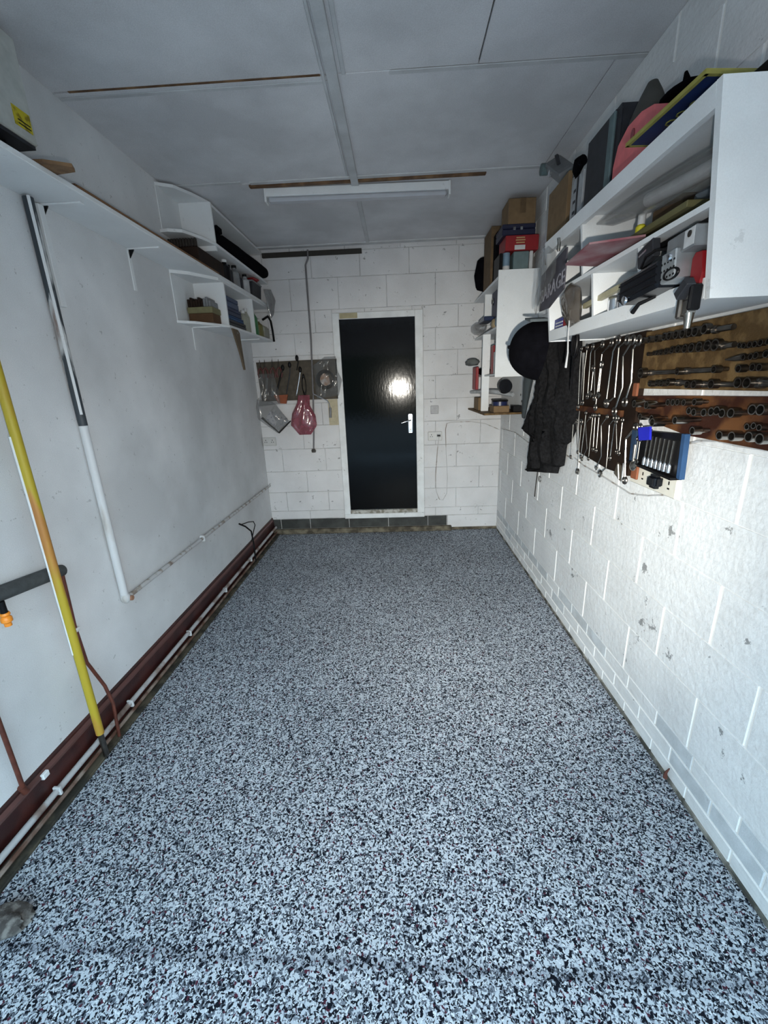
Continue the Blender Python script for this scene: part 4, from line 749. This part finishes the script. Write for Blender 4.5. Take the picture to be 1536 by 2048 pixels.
# ---- coat and cap
mb = MB(); mb.sm = True
oc_ = [(3.137, 1.958), (2.998, 1.788), (3.105, 1.618), (3.248, 1.428), (3.47, 1.195), (3.245, 1.179), (3.161, 0.906), (2.738, 0.976), (2.714, 1.034), (2.645, 1.047), (2.632, 1.181), (2.580, 1.203), (2.512, 1.285), (2.500, 1.455), (2.517, 1.617), (2.555, 1.778), (2.678, 1.897)]
CO = thing('dark_coat', 'dark grey wool coat hanging on the right wall', 'coat', (0.98, 2.85, 0.9))
def coat_span(z):
    xs = []
    for i in range(len(oc_)):
        (a, za), (b2, zb) = oc_[i], oc_[(i + 1) % len(oc_)]
        if (za - z) * (zb - z) <= 0 and za != zb: xs.append(a + (b2 - a) * (z - za) / (zb - za))
    return (min(xs), max(xs)) if xs else None
nu, nv = 26, 46
for side in (0, 1):
    for j in range(nv + 1):
        z = 0.91 + (1.955 - 0.91) * j / nv; a, b2 = coat_span(z) or (2.8, 2.9)
        for i in range(nu + 1):
            s_ = i / nu; yy = a + (b2 - a) * s_; e_ = (math.sin(math.pi * s_)) ** 0.45
            fold = 0.016 * math.sin(yy * 42 + z * 3) + 0.010 * math.sin(yy * 75 - z * 6) + 0.008 * math.sin(z * 23 + yy * 9)
            mb.v.append(Vector((1.040 if side else 1.030 - (0.085 + fold) * e_, yy, z)))
W = nu + 1; H = W * (nv + 1)
for j in range(nv):
    for i in range(nu):
        q = j * W + i; mb.f.append([q, q + 1, q + W + 1, q + W]); mb.f.append([q + H, q + W + H, q + W + 1 + H, q + 1 + H])
for j in range(nv):
    for i in (0, nu): q = j * W + i; mb.f.append([q, q + W, q + W + H, q + H])
for i in range(nu):
    for j in (0, nv): q = j * W + i; mb.f.append([q, q + 1, q + 1 + H, q + H])
mb.build('coat_body', M_COAT, CO)
MB().tube([(0.955, 3.30, 1.30), (0.93, 3.16, 1.55), (0.93, 3.06, 1.75), (0.95, 3.02, 1.88)], [0.02, 0.05, 0.05, 0.03], 12, flat=0.6).build('sleeve', pm('slate_lining', (0.035, 0.045, 0.05), 0.9), CO)
MB().tube([(0.985, 2.80, 1.90), (1.0, 2.82, 1.97), (1.05, 2.83, 1.97)], 0.006, 8).build('hanging_loop', M_BLACK, CO)
CP = thing('hat', 'large round black cap hanging in front of the coat', 'hat', (0.72, 2.52, 1.56))
mb = MB(); mb.sm = True; c = Vector((0.80, 2.48, 1.722)); n_, m_ = 24, 12
axd = Vector((-1, 0.12, 0.16)).normalized(); a_ = Vector((0, 0, 1)); a_ = (a_ - axd * a_.dot(axd)).normalized(); b_ = axd.cross(a_)
for i in range(m_ + 1):
    th = math.pi / 2 * i / m_
    for k in range(n_):
        an = 2 * math.pi * k / n_; rr = 0.158 * math.cos(th) ** 0.85 if i < m_ else 0.001
        mb.v.append(c + axd * (0.178 * math.sin(th)) + a_ * (rr * math.cos(an) * 0.98) + b_ * (rr * math.sin(an) * 0.9))
for i in range(m_):
    for k in range(n_): q = i * n_; mb.f.append([q + k, q + (k + 1) % n_, q + n_ + (k + 1) % n_, q + n_ + k])
mb.f.append(list(range(n_)))
mb.build('crown', M_CLOTH, CP)
MB().blob(c + Vector((-0.178, 0.02, 0.028)), 0.008, 0.010, 0.010).build('top_button', M_CLOTH, CP)
MB().prism([(2.40, 1.862), (2.50, 1.885), (2.50, 1.895), (2.40, 1.875)], 0.70, 0.80, 'x').build('adjuster_strap', pm('slate_strap', (0.08, 0.10, 0.11), 0.7), CP)
# keys / chain below the coat, cable tacked along the wall
KC = thing('key_chain', 'dangling dark chain just below the coat hem', 'chain', (1.04, 3.12, 0.66))
MB().tube([(1.045, 3.16, 0.915), (1.045, 3.18, 0.80), (1.045, 3.19, 0.70)], 0.004, 6).build('chain', M_OLDST, KC)
MB().torus((1.045, 3.10, 0.86), 0.022, 0.003, 'x').build('key_ring', M_STEEL, KC)
tag(MB().tube([(1.05, 4.40, 1.10), (1.05, 3.86, 1.12), (1.05, 3.475, 1.085), (1.05, 3.1, 1.09), (1.05, 2.684, 1.115), (1.05, 2.55, 1.10)], 0.0035, 6).build('wall_cable', M_COND), 'thin cable tacked along right wall behind the coat', 'cable')
tag(MB().tube([(1.05, 2.53, 1.115), (1.05, 2.40, 1.095), (1.05, 2.2, 1.085), (1.05, 2.034, 1.072), (1.05, 1.892, 1.06), (1.05, 1.76, 1.085), (1.05, 1.62, 1.125)], 0.0035, 6).build('wall_cable', M_COND), 'thin cable sagging under the spanner board', 'cable')
tag(MB().tube([(1.05, 1.595, 1.322), (1.045, 1.505, 1.350), (1.045, 1.413, 1.362), (1.045, 1.328, 1.358), (1.045, 1.2, 1.362), (1.05, 0.9, 1.36)], 0.004, 6).build('wall_cable', M_COND), 'thin cable running under the lower socket board', 'cable')
# ================================================================ FAR RIGHT CABINET
FC = thing('bookcase', 'tall white open shelf unit in the back right corner', 'shelf', (0.9, 3.9, 1.29))
MB().box(0.753, XR - 0.005, 3.425, 3.443, 1.60, 2.338, ch=0.001).build('side_panel', M_WHITE, FC)
MB().box(0.755, XR - 0.005, 3.443, 4.43, 2.285, 2.303, ch=0.001).build('top_board', M_WHITE, FC)
MB().box(0.775, 0.835, 4.02, 4.04, 2.06, 2.285, ch=0.001).build('post', M_WHITE, FC)
MB().box(0.745, 0.81, 3.90, 3.92, 1.28, 1.955, ch=0.001).build('post', M_WHITE, FC)
MB().box(0.765, XR - 0.005, 3.443, 4.43, 1.955, 1.970, ch=0.001).build('shelf_board', M_WHITE, FC)
MB().box(0.765, XR - 0.005, 3.443, 4.43, 1.612, 1.626, ch=0.001).build('shelf_board', M_WHITE, FC)
MB().box(0.715, XR - 0.005, 3.60, 4.43, 1.300, 1.316, ch=0.001).build('shelf_board', M_MDF, FC)
MB().box(XR - 0.012, XR - 0.005, 3.6, 4.43, 1.316, 1.60).build('back_panel', M_WHITE, FC)
for (y, z) in ((3.66, 1.52), (3.63, 1.49), (3.74, 1.45), (3.7, 1.40), (3.62, 1.44)):
    MB().lathe((XR - 0.0125, y, z), [(0, -0.001), (0.010, -0.001), (0.010, 0.001)], 8, 'x').build('peg_hole', M_BLACK, FC)
def bx1(name, label, cat, x0, x1, y0, y1, z0, z1, m_, ch=0.004): return tag(MB().box(x0, x1, y0, y1, z0, z1, ch=ch).build(name, m_), label, cat)
# on top
tbx = 2.3035
bx1('archive_box', 'teal grey box on bookcase top supporting the red box', 'box', 0.865, 0.975, 3.47, 3.66, tbx, 2.462, M_TEAL)
w_ = thing('spray_can', 'slim blue and white can left of the teal box', 'can', (0.82, 3.50, tbx))
MB().lathe((0.82, 3.50, tbx), [(0, 0), (0.026, 0), (0.026, 0.07)], 14).build('can_base', M_LABEL, w_)
MB().lathe((0.82, 3.50, tbx), [(0.0262, 0.07), (0.0262, 0.155), (0, 0.158)], 14).build('can_top', pm('pale_blue_can', (0.14, 0.22, 0.30), 0.5), w_)
bx1('ribbed_tube', 'pale ribbed tube between teal box and right wall', 'tube', 0.98, 1.005, 3.47, 3.52, tbx, 2.462, M_LABEL)
bx1('black_file', 'narrow black file left of the blue and white can', 'file', 0.765, 0.788, 3.47, 3.66, tbx, 2.455, M_BLACK)
rdb = thing('red_box', 'red carton with faded yellow print on top of the bookcase', 'box', (0.92, 3.55, 2.463))
MB().box(0.80, 1.035, 3.455, 3.66, 2.463, 2.560, ch=0.003).build('carton', M_RED, rdb)
MB().box(0.865, 0.94, 3.4535, 3.4548, 2.468, 2.497).build('white_label', M_LABEL, rdb)
pm('print_yellow', (0.40, 0.26, 0.12), 0.6)
for zz, wd_ in ((2.543, 0.030), (2.528, 0.034), (2.512, 0.030)):
    MB().box(0.905 - wd_, 0.905 + wd_, 3.4530, 3.4542, zz - 0.004, zz + 0.004).build('printed_line', MATS['print_yellow'], rdb)
nb = thing('navy_box', 'dark navy case lying on the red carton', 'case', (0.9, 3.56, 2.561))
MB().box(0.775, 1.01, 3.46, 3.67, 2.561, 2.60, ch=0.005).build('case_base', pm('very_dark_navy', (0.004, 0.006, 0.03), 0.5), nb)
MB().box(0.775, 1.01, 3.46, 3.67, 2.602, 2.632, ch=0.005).build('case_lid', MATS['very_dark_navy'], nb)
for x in (0.85, 0.90): MB().box(x, x + 0.018, 3.452, 3.461, 2.592, 2.612, ch=0.002).build('latch', M_CHROME, nb)
cbx = thing('cardboard_box', 'brown cardboard box at the very top near the ceiling', 'box', (0.91, 3.56, 2.633))
MB().box(0.815, 1.005, 3.47, 3.68, 2.633, 2.79, ch=0.003).build('carton', M_CARD, cbx)
MB().box(0.895, 0.935, 3.4685, 3.4698, 2.70, 2.79).build('tape_strip', M_CARDD, cbx)
bx1('tall_carton', 'tall brown carton at the far left of the bookcase top', 'box', 0.775, 0.91, 3.84, 4.12, tbx, 2.74, M_CARDD)
tag(MB().box(0.785, 0.84, 3.69, 3.80, tbx, 2.66, ch=0.01).build('black_bag', M_CLOTH), 'upright black bag between tall carton and navy case', 'bag')
tag(bag_mesh((0.80, 4.22, 2.47), (1, 0, 0), 0.2, 0.3, 0.06, poly=[(0.07, 0.17), (-0.06, 0.14), (-0.09, 0.0), (-0.07, -0.11), (0.11, -0.16), (0.09, 0.0)], seed=41).build('black_bag', M_CLOTH), 'black sack drooping from the bookcase at back wall', 'bag')
# shelves
bx1('blue_case', 'dark blue case with ring on the bookcase upper shelf', 'case', 0.80, 0.98, 3.60, 3.84, 1.9705, 2.26, pm('night_blue', (0.006, 0.012, 0.05), 0.5))
tag(MB().torus((0.797, 3.80, 2.19), 0.022, 0.006, 'x').build('metal_ring', M_STEEL), 'steel ring on the side of the dark blue case', 'ring')
for (nm, lb, ct, c_, rr, m_, sd) in [('cream_roll', 'cream coloured roll in front of the dark blue case', 'roll', (0.775, 3.62, 2.005), (0.02, 0.05, 0.034), pm('cream_tape', (0.35, 0.27, 0.16), 0.7), 1), ('blue_rag', 'pale blue rag beside the cream roll on bookcase shelf', 'rag', (0.78, 3.50, 2.005), (0.025, 0.05, 0.034), pm('pale_blue_rag', (0.16, 0.21, 0.25), 0.8), 2),
        ('clear_packet', 'shiny clear packet bulging from bookcase above the red folder', 'packet', (0.735, 4.05, 2.015), (0.06, 0.15, 0.045), M_BAGG, 3), ('grey_toy', 'grey soft bundle poking out of bookcase left side', 'bundle', (0.70, 4.15, 1.745), (0.055, 0.10, 0.033), pm('grey_felt', (0.10, 0.11, 0.11), 0.9), 4),
        ('dark_rag', 'dark rag on bookcase shelf behind the white post', 'rag', (0.80, 4.1, 1.66), (0.05, 0.12, 0.033), M_CLOTH, 5)]:
    tag(MB().blob(c_, *rr, lump=0.22, seed=sd, pw=0.8).build(nm, m_), lb, ct)
bx1('blue_packet', 'dark blue packet lying on the clear packet in bookcase', 'packet', 0.72, 0.80, 3.75, 3.98, 2.045, 2.075, pm('packet_navy', (0.01, 0.02, 0.06), 0.3))
bx1('red_folder', 'red plastic folder hanging at the bookcase left edge', 'folder', 0.715, 0.742, 4.03, 4.20, 1.50, 1.70, M_RED, 0.005)
bx1('red_book', 'red box standing right behind the white bookcase post', 'box', 0.815, 0.90, 3.80, 3.89, 1.6265, 1.86, M_RED)
bx1('white_papers', 'white bundle of papers beside the bookcase side panel', 'papers', 0.80, 0.86, 3.60, 3.72, 1.6265, 1.80, M_LABEL)
bx1('cardboard_block', 'brown cardboard box on the lowest bookcase shelf, far left', 'box', 0.735, 0.80, 3.98, 4.20, 1.3165, 1.43, M_CARD)
bx1('cardboard_pack', 'small cardboard box under the blue tin', 'box', 0.80, 0.93, 3.63, 3.80, 1.3165, 1.37, M_CARD)
bt2 = thing('blue_tin', 'round dark blue tin with rim on the lowest bookcase shelf', 'tin', (0.87, 3.72, 1.3705))
MB().lathe((0.87, 3.72, 1.3705), [(0, 0), (0.062, 0), (0.062, 0.035)], 18).build('tin_body', pm('tin_blue', (0.012, 0.02, 0.075), 0.35), bt2)
MB().lathe((0.87, 3.72, 1.3705), [(0.066, 0.032), (0.068, 0.042), (0.060, 0.046), (0, 0.046)], 18).build('tin_lid', M_BLACK, bt2)
tag(MB().tube([(0.71, 4.24, 1.475), (0.80, 4.06, 1.485), (0.875, 3.88, 1.478), (0.97, 3.70, 1.455)], [0.014, 0.02, 0.022, 0.018], 12).build('grey_tube', M_LGREY), 'grey tapered tube lying across the lowest bookcase bay', 'tube')
tag(MB().lathe((0.90, 3.68, 1.525), [(0, -0.012), (0.055, -0.012), (0.06, 0.012), (0, 0.012)], 18, 'y').build('black_disc', M_BLACKG), 'glossy black disc hung under the bookcase side panel', 'disc')
bx1('black_pouch', 'small black pouch at the end of the lowest bookcase shelf', 'pouch', 0.96, 1.03, 3.63, 3.72, 1.3165, 1.37, M_BLACK)

# ================================================================ TOOL BOARDS ON THE RIGHT WALL
TX = 1.030
ub = thing('socket_board', 'tan hardboard carrying rows of sockets, upper right wall', 'board', (TX, 1.4, 1.52))
MB().box(TX, XR - 0.004, 0.85, 1.90, 1.522, 1.745, ch=0.002).build('board_panel', M_MDF, ub)
lwb = thing('socket_board', 'stained red-brown board of sockets beneath the tan hardboard', 'board', (TX, 1.4, 1.36))
MB().prism([(0.85, 1.360), (1.55, 1.365), (1.70, 1.385), (1.90, 1.43), (1.90, 1.492), (1.6, 1.500), (1.3, 1.506), (0.85, 1.518)], TX, XR - 0.004, 'x').build('board_panel', M_REDW, lwb)
db = thing('spanner_board', 'dark oily board behind the two rows of spanners', 'board', (TX, 2.2, 1.12))
MB().prism([(2.49, 1.745), (1.905, 1.752), (1.905, 1.36), (1.80, 1.36), (1.80, 1.235), (1.905, 1.22), (1.905, 1.14), (2.10, 1.135), (2.45, 1.165), (2.48, 1.36)], TX + 0.004, XR - 0.004, 'x').build('board_panel', M_DKW, db)
MB().box(TX - 0.012, TX + 0.004, 2.0, 2.50, 1.395, 1.425, ch=0.002).build('hook_rail', M_REDW, db)
MB().box(TX - 0.012, TX + 0.004, 1.95, 2.50, 1.705, 1.735, ch=0.002).build('hook_rail', M_DKW, db)
MB().box(TX - 0.006, TX + 0.0035, 1.902, 1.936, 1.49, 1.545, ch=0.002).build('batten_end', M_REDWB, db)
MB().box(TX - 0.006, TX + 0.0035, 1.815, 1.862, 1.142, 1.20, ch=0.002).build('batten_end', M_REDWB, db)
UP = [[(2.472,1.714),(2.471,1.633),(2.444,1.430)],[(2.401,1.715),(2.409,1.618),(2.391,1.456)],[(2.339,1.714),(2.352,1.693),(2.338,1.491)],[(2.240,1.722),(2.306,1.702),(2.257,1.487)],[(2.148,1.720),(2.223,1.682),(2.231,1.440)],[(2.301,1.605),(2.303,1.505)],[(2.214,1.618),(2.213,1.501)],[(2.084,1.720),(2.115,1.686),(2.124,1.469)],[(2.010,1.719),(2.064,1.699),(2.049,1.483),(2.102,1.458)],[(1.962,1.710),(2.017,1.660),(1.989,1.527),(2.027,1.435)],[(1.915,1.704),(1.940,1.684),(1.921,1.549),(1.946,1.481)]]
LO = [[(2.448,1.342),(2.488,1.318),(2.481,1.140)],[(2.444,1.327),(2.393,1.182)],[(2.379,1.328),(2.379,1.194),(2.369,1.080)],[(2.335,1.384),(2.338,1.288),(2.345,1.163)],[(2.287,1.368),(2.327,1.337),(2.278,1.209),(2.321,1.153)],[(2.251,1.377),(2.249,1.170)],[(2.223,1.379),(2.209,1.227)],[(2.183,1.382),(2.172,1.225)],[(2.103,1.384),(2.148,1.345),(2.111,1.197),(2.146,1.137)],[(2.031,1.382),(2.067,1.353),(2.051,1.207),(2.049,1.151),(2.092,1.118)],[(2.001,1.385),(2.019,1.365),(2.023,1.212)],[(2.004,1.366),(1.971,1.251)],[(1.952,1.378),(1.948,1.247)],[(1.849,1.356),(1.903,1.308),(1.889,1.223),(1.871,1.142)],[(1.808,1.367),(1.836,1.344),(1.815,1.225)]]
ordn = ['first', 'second', 'third', 'fourth', 'fifth', 'sixth', 'seventh', 'eighth', 'ninth', 'tenth', 'eleventh', 'twelfth', 'thirteenth', 'fourteenth', 'fifteenth']
def spanner(pts, label, grp, R_, r_, openend, x=1.006):
    t_ = thing('ring_spanner' if not openend else 'combination_spanner', label, 'spanner', (x, pts[-1][0], pts[-1][1]), grp)
    a, b2 = pts[0], pts[-1]
    d0 = (Vector(pts[0]) - Vector(pts[1])).normalized(); d1 = (Vector(pts[-1]) - Vector(pts[-2])).normalized()
    MB().tube([(x, p[0], p[1]) for p in pts], r_, 8, flat=0.75).build('shank', M_STEEL, t_)
    MB().torus((x, a[0] + d0.x * R_, a[1] + d0.y * R_), R_, R_ * 0.36, 'x', 14, 6).build('ring_end', M_OLDST, t_)
    if openend:
        c_ = (b2[0] + d1.x * R_, b2[1] + d1.y * R_); an0 = math.atan2(d1.y, d1.x)
        pts2 = [(x, c_[0] + R_ * math.cos(an0 + q), c_[1] + R_ * math.sin(an0 + q)) for q in [0.55 + k * (2 * math.pi - 1.1) / 10 for k in range(11)]]
        MB().tube(pts2, R_ * 0.42, 6).build('open_jaw', M_STEEL, t_)
    else: MB().torus((x, b2[0] + d1.x * R_, b2[1] + d1.y * R_), R_, R_ * 0.36, 'x', 14, 6).build('ring_end', M_OLDST, t_)
for i, p in enumerate(UP):
    spanner(p, 'steel spanner in the upper row, %s from the scissors' % ordn[i], 'spanners hanging in the upper row', 0.011 + 0.0006 * i, 0.0034 + 0.0002 * i, i in (5, 6))
for i, p in enumerate(LO):
    spanner(p, 'slim spanner in the lower row, %s from the coat' % ordn[i], 'spanners hanging in the lower row', 0.009 + (0.005 if i in (2, 9, 13) else 0), 0.0029 + (0.003 if i == 13 else 0), i in (2, 8, 9))
for i in range(2):
    spanner([(1.771 - 0.016 * i, 1.318), (1.776 - 0.02 * i, 1.242)], ['left of the two small spanners under the blue tag', 'right of the two small spanners under the blue tag'][i], 'spanners hanging from the blue tag', 0.008, 0.0035, True, 0.985)
# sockets: rows of cylinders on pegs, mouths to the room
SOC = [('top row of the tan board', [(1.845,1.709),(1.804,1.709),(1.754,1.708),(1.707,1.710),(1.677,1.710),(1.639,1.710),(1.602,1.709),(1.567,1.710),(1.538,1.709),(1.495,1.712)], 0.012, 0.016, 0.038),
 ('second row of the tan board', [(1.802,1.655),(1.762,1.656),(1.740,1.656),(1.714,1.656),(1.683,1.657),(1.650,1.660),(1.617,1.660),(1.580,1.659),(1.546,1.659),(1.508,1.659),(1.470,1.660),(1.436,1.659)], 0.007, 0.018, 0.036),
 ('near run of the tan board', [(1.343,1.650),(1.327,1.648),(1.306,1.649),(1.288,1.649),(1.269,1.651),(1.244,1.652)], 0.008, 0.009, 0.03),
 ('third row of the tan board', [(1.315,1.616),(1.288,1.616),(1.271,1.618),(1.238,1.620)], 0.008, 0.010, 0.034),
 ('fourth row of the tan board', [(1.819,1.584),(1.587,1.584),(1.409,1.586),(1.310,1.585),(1.260,1.587),(1.237,1.586)], 0.012, 0.010, 0.045),
 ('bottom row of the tan board', [(1.744,1.543),(1.698,1.545),(1.669,1.545),(1.630,1.548),(1.523,1.541),(1.489,1.541),(1.409,1.542),(1.302,1.546),(1.269,1.546)], 0.011, 0.015, 0.045),
 ('top row of the red-brown board', [(1.789,1.467),(1.702,1.465),(1.612,1.478),(1.583,1.479),(1.558,1.481),(1.524,1.481),(1.471,1.485)], 0.012, 0.011, 0.045),
 ('second row of the red-brown board', [(1.483,1.456),(1.458,1.453),(1.411,1.455),(1.379,1.460),(1.356,1.464),(1.333,1.458),(1.298,1.461),(1.224,1.475),(1.197,1.476)], 0.012, 0.015, 0.05),
 ('third row of the red-brown board', [(1.752,1.417),(1.673,1.416),(1.621,1.407),(1.492,1.425)], 0.013, 0.013, 0.06),
 ('bottom row of the red-brown board', [(1.442,1.394),(1.319,1.393),(1.271,1.396),(1.210,1.402),(1.173,1.401)], 0.013, 0.015, 0.055),
 ('short extra row of the red-brown board', [(1.242,1.426),(1.220,1.431),(1.200,1.428)], 0.009, 0.009, 0.04)]
def socket(y, z, r_, ln, label, grp, m_, x1=TX - 0.0005):
    t_ = thing('steel_socket', label, 'socket', (x1 - ln / 2, y, z), grp)
    MB().lathe((x1, y, z), [(r_ * 0.62, -0.001), (r_ * 0.62, -ln * 0.4), (r_, -ln * 0.5), (r_, -ln), (r_ * 0.78, -ln), (r_ * 0.74, -ln * 0.6)], 14, 'x').build('socket_body', m_, t_)
    MB().lathe((x1, y, z), [(r_ * 0.75, -ln * 0.62), (0.0, -ln * 0.62)], 10, 'x').build('socket_bore', M_BLACK, t_)
for row, pts, r0, r1, ln in SOC:
    n_ = len(pts)
    for i, (y, z) in enumerate(pts):
        rr = r0 + (r1 - r0) * i / max(1, n_ - 1); l_ = ln
        m_ = M_OLDST if 'tan' in row else M_STEEL
        if 'third row of the red' in row and i >= 2: rr, l_, m_ = 0.016 if i == 2 else 0.013, 0.085, M_STEEL
        if 'fourth row' in row and i == 0: rr = 0.020
        if 'top row of the red' in row and i in (0, 1): rr = 0.015; l_ = 0.07
        socket(y, z, rr, l_, 'steel socket in the %s, %s from the far end' % (row, ordn[i]), 'sockets in the ' + row, m_)
bars = [(1.395, 1.470, 1.706, 0.009, 'oily bar at the near end of the top socket row'), (1.378, 1.43, 1.655, 0.009, 'short ratchet bar ending the second socket row'), (1.60, 1.79, 1.584, 0.0085, 'dark extension bar between far sockets in the fourth row'), (1.42, 1.575, 1.585, 0.009, 'second extension bar in the fourth row'), (1.53, 1.61, 1.546, 0.009, 'short bar in the bottom row of the tan board'), (1.32, 1.48, 1.5405, 0.0085, 'long bar in the bottom row of the tan board'), (0.95, 1.255, 1.545, 0.012, 'thick steel bar running out of view in the bottom row')]
for a, b2, z, r_, lb in bars:
    t_ = thing('extension_bar', lb, 'bar', (TX - 0.02, (a + b2) / 2, z - r_)); x = TX - 0.018
    MB().tube([(x, a, z), (x, b2, z)], r_, 10).build('bar_shaft', M_OLDST, t_)
    MB().tube([(x, b2 - 0.012, z), (x, b2 + 0.006, z)], r_ * 1.35, 10).build('bar_collar', M_OLDST, t_)
tag(MB().tube([(TX - 0.02, 1.40, 1.613), (TX - 0.02, 1.36, 1.615), (TX - 0.02, 1.33, 1.617)], [0.002, 0.009, 0.011], 10).build('tapered_punch', M_OLDST), 'pointed dark punch at the start of the third row', 'punch')
# socket strip, plug, bit case, tag
es = thing('socket_strip', 'cream socket strip fixed below the spanners on right wall', 'socket', (1.04, 1.78, 1.1))
MB().box(1.043, XR - 0.005, 1.575, 1.895, 1.118, 1.208, ch=0.004).build('strip_body', M_CREAM, es)
for y in (1.62, 1.80, 1.88): 
    for dz, w2, h2 in ((0.012, 0.006, 0.014), (-0.01, 0.012, 0.006)): MB().box(1.0415, 1.0432, y - w2 / 2, y + w2 / 2, 1.16 + dz - h2 / 2, 1.16 + dz + h2 / 2).build('pin_slot', M_BLACK, es)
tag(MB().box(1.000, 1.0412, 1.645, 1.705, 1.140, 1.195, ch=0.012).build('black_plug', M_BLACKG), 'black plug pushed into the cream socket strip', 'plug')
bc = thing('bit_case', 'blue-edged open case of nut drivers above the cream strip', 'case', (1.0, 1.70, 1.21))
Tb = Matrix.Identity(4)
MB().prism([(1.535, 1.215), (1.83, 1.225), (1.84, 1.355), (1.545, 1.37)], 1.008, 1.028, 'x').build('case_tray', M_BLACK, bc)
MB().prism([(1.515, 1.21), (1.533, 1.212), (1.543, 1.372), (1.525, 1.372)], 1.009, 1.028, 'x').build('blue_edge', M_BLUE, bc)
MB().prism([(1.80, 1.228), (1.835, 1.226), (1.842, 1.355), (1.81, 1.356)], 0.995, 1.028, 'x').build('blue_edge', pm('dark_blue_edge', (0.01, 0.03, 0.07), 0.5), bc)
MB().prism([(1.53, 1.205), (1.83, 1.218), (1.83, 1.226), (1.53, 1.214)], 0.985, 1.028, 'x').build('case_lip', M_BLACK, bc)
for i in range(7):
    y = 1.565 + i * 0.027
    t_ = thing('nut_driver', 'chrome nut driver in the blue-edged case, %s from the blue edge' % ordn[i], 'driver', (0.998, y, 1.222), 'nut drivers in the blue-edged case')
    MB().tube([(0.998, y - 0.004, 1.345), (0.998, y, 1.255)], 0.0035, 6).build('shaft', M_STEEL, t_)
    MB().lathe((0.998, y, 1.2262), [(0, 0), (0.0085, 0), (0.0085, 0.026), (0.005, 0.034)], 12).build('nut_socket', M_CHROME, t_)
tag(MB().prism([(1.765, 1.372), (1.685, 1.385), (1.675, 1.334), (1.745, 1.323)], 0.975, 0.9835, 'x').build('blue_tag', M_ROYAL), 'bright royal blue tag over the bit case', 'tag')
sr = thing('adjustable_spanner', 'small adjustable spanner head hanging beside the nut drivers', 'spanner', (0.985, 1.79, 1.20))
MB().blob((0.985, 1.782, 1.212), 0.008, 0.024, 0.022).build('spanner_head', M_STEEL, sr)
MB().tube([(0.985, 1.782, 1.225), (0.985, 1.785, 1.30)], 0.006, 8).build('handle', M_STEEL, sr)
hg = thing('butt_hinge', 'rusty brown steel hinge hanging under the spanner board', 'hinge', (1.02, 1.93, 1.11))
MB().box(-0.004, 0.004, -0.038, 0.0, -0.03, 0.03, Matrix.Translation((1.018, 1.945, 1.152)) @ Matrix.Rotation(0.35, 4, 'X'), ch=0.001).build('hinge_leaf', pm('rusty_leaf', (0.13, 0.11, 0.085), 0.5, metal=0.6), hg)
MB().box(-0.004, 0.004, 0.002, 0.034, -0.03, 0.03, Matrix.Translation((1.018, 1.945, 1.152)) @ Matrix.Rotation(0.35, 4, 'X'), ch=0.001).build('hinge_leaf', MATS['rusty_leaf'], hg)
MB().tube([(1.013, 1.935, 1.12), (1.013, 1.955, 1.185)], 0.005, 8).build('hinge_pin', M_STEEL, hg)
tag(MB().tube([(1.012, 1.902, 1.20), (1.012, 1.90, 1.115)], 0.006, 8).build('hook_bolt', M_ZINC), 'short pale bolt hanging right of the rusty hinge', 'bolt')
# floor odds
tag(MB().blob((-1.27, 0.835, 0.020), 0.075, 0.045, 0.024, lump=0.35, seed=12, n=20, m=12).build('rubble_lump', M_RUBBLE), 'dark crumbly lump of rubble on floor at the left edge', 'rubble')
tag(MB().tube([(1.044, 1.345, 0.012), (1.04, 1.34, 0.045), (1.046, 1.335, 0.07)], [0.009, 0.005, 0.002], 6).build('rusty_nail', pm('rust_nail', (0.10, 0.03, 0.02), 0.8)), 'little rusty stub at the foot of the right wall', 'nail')
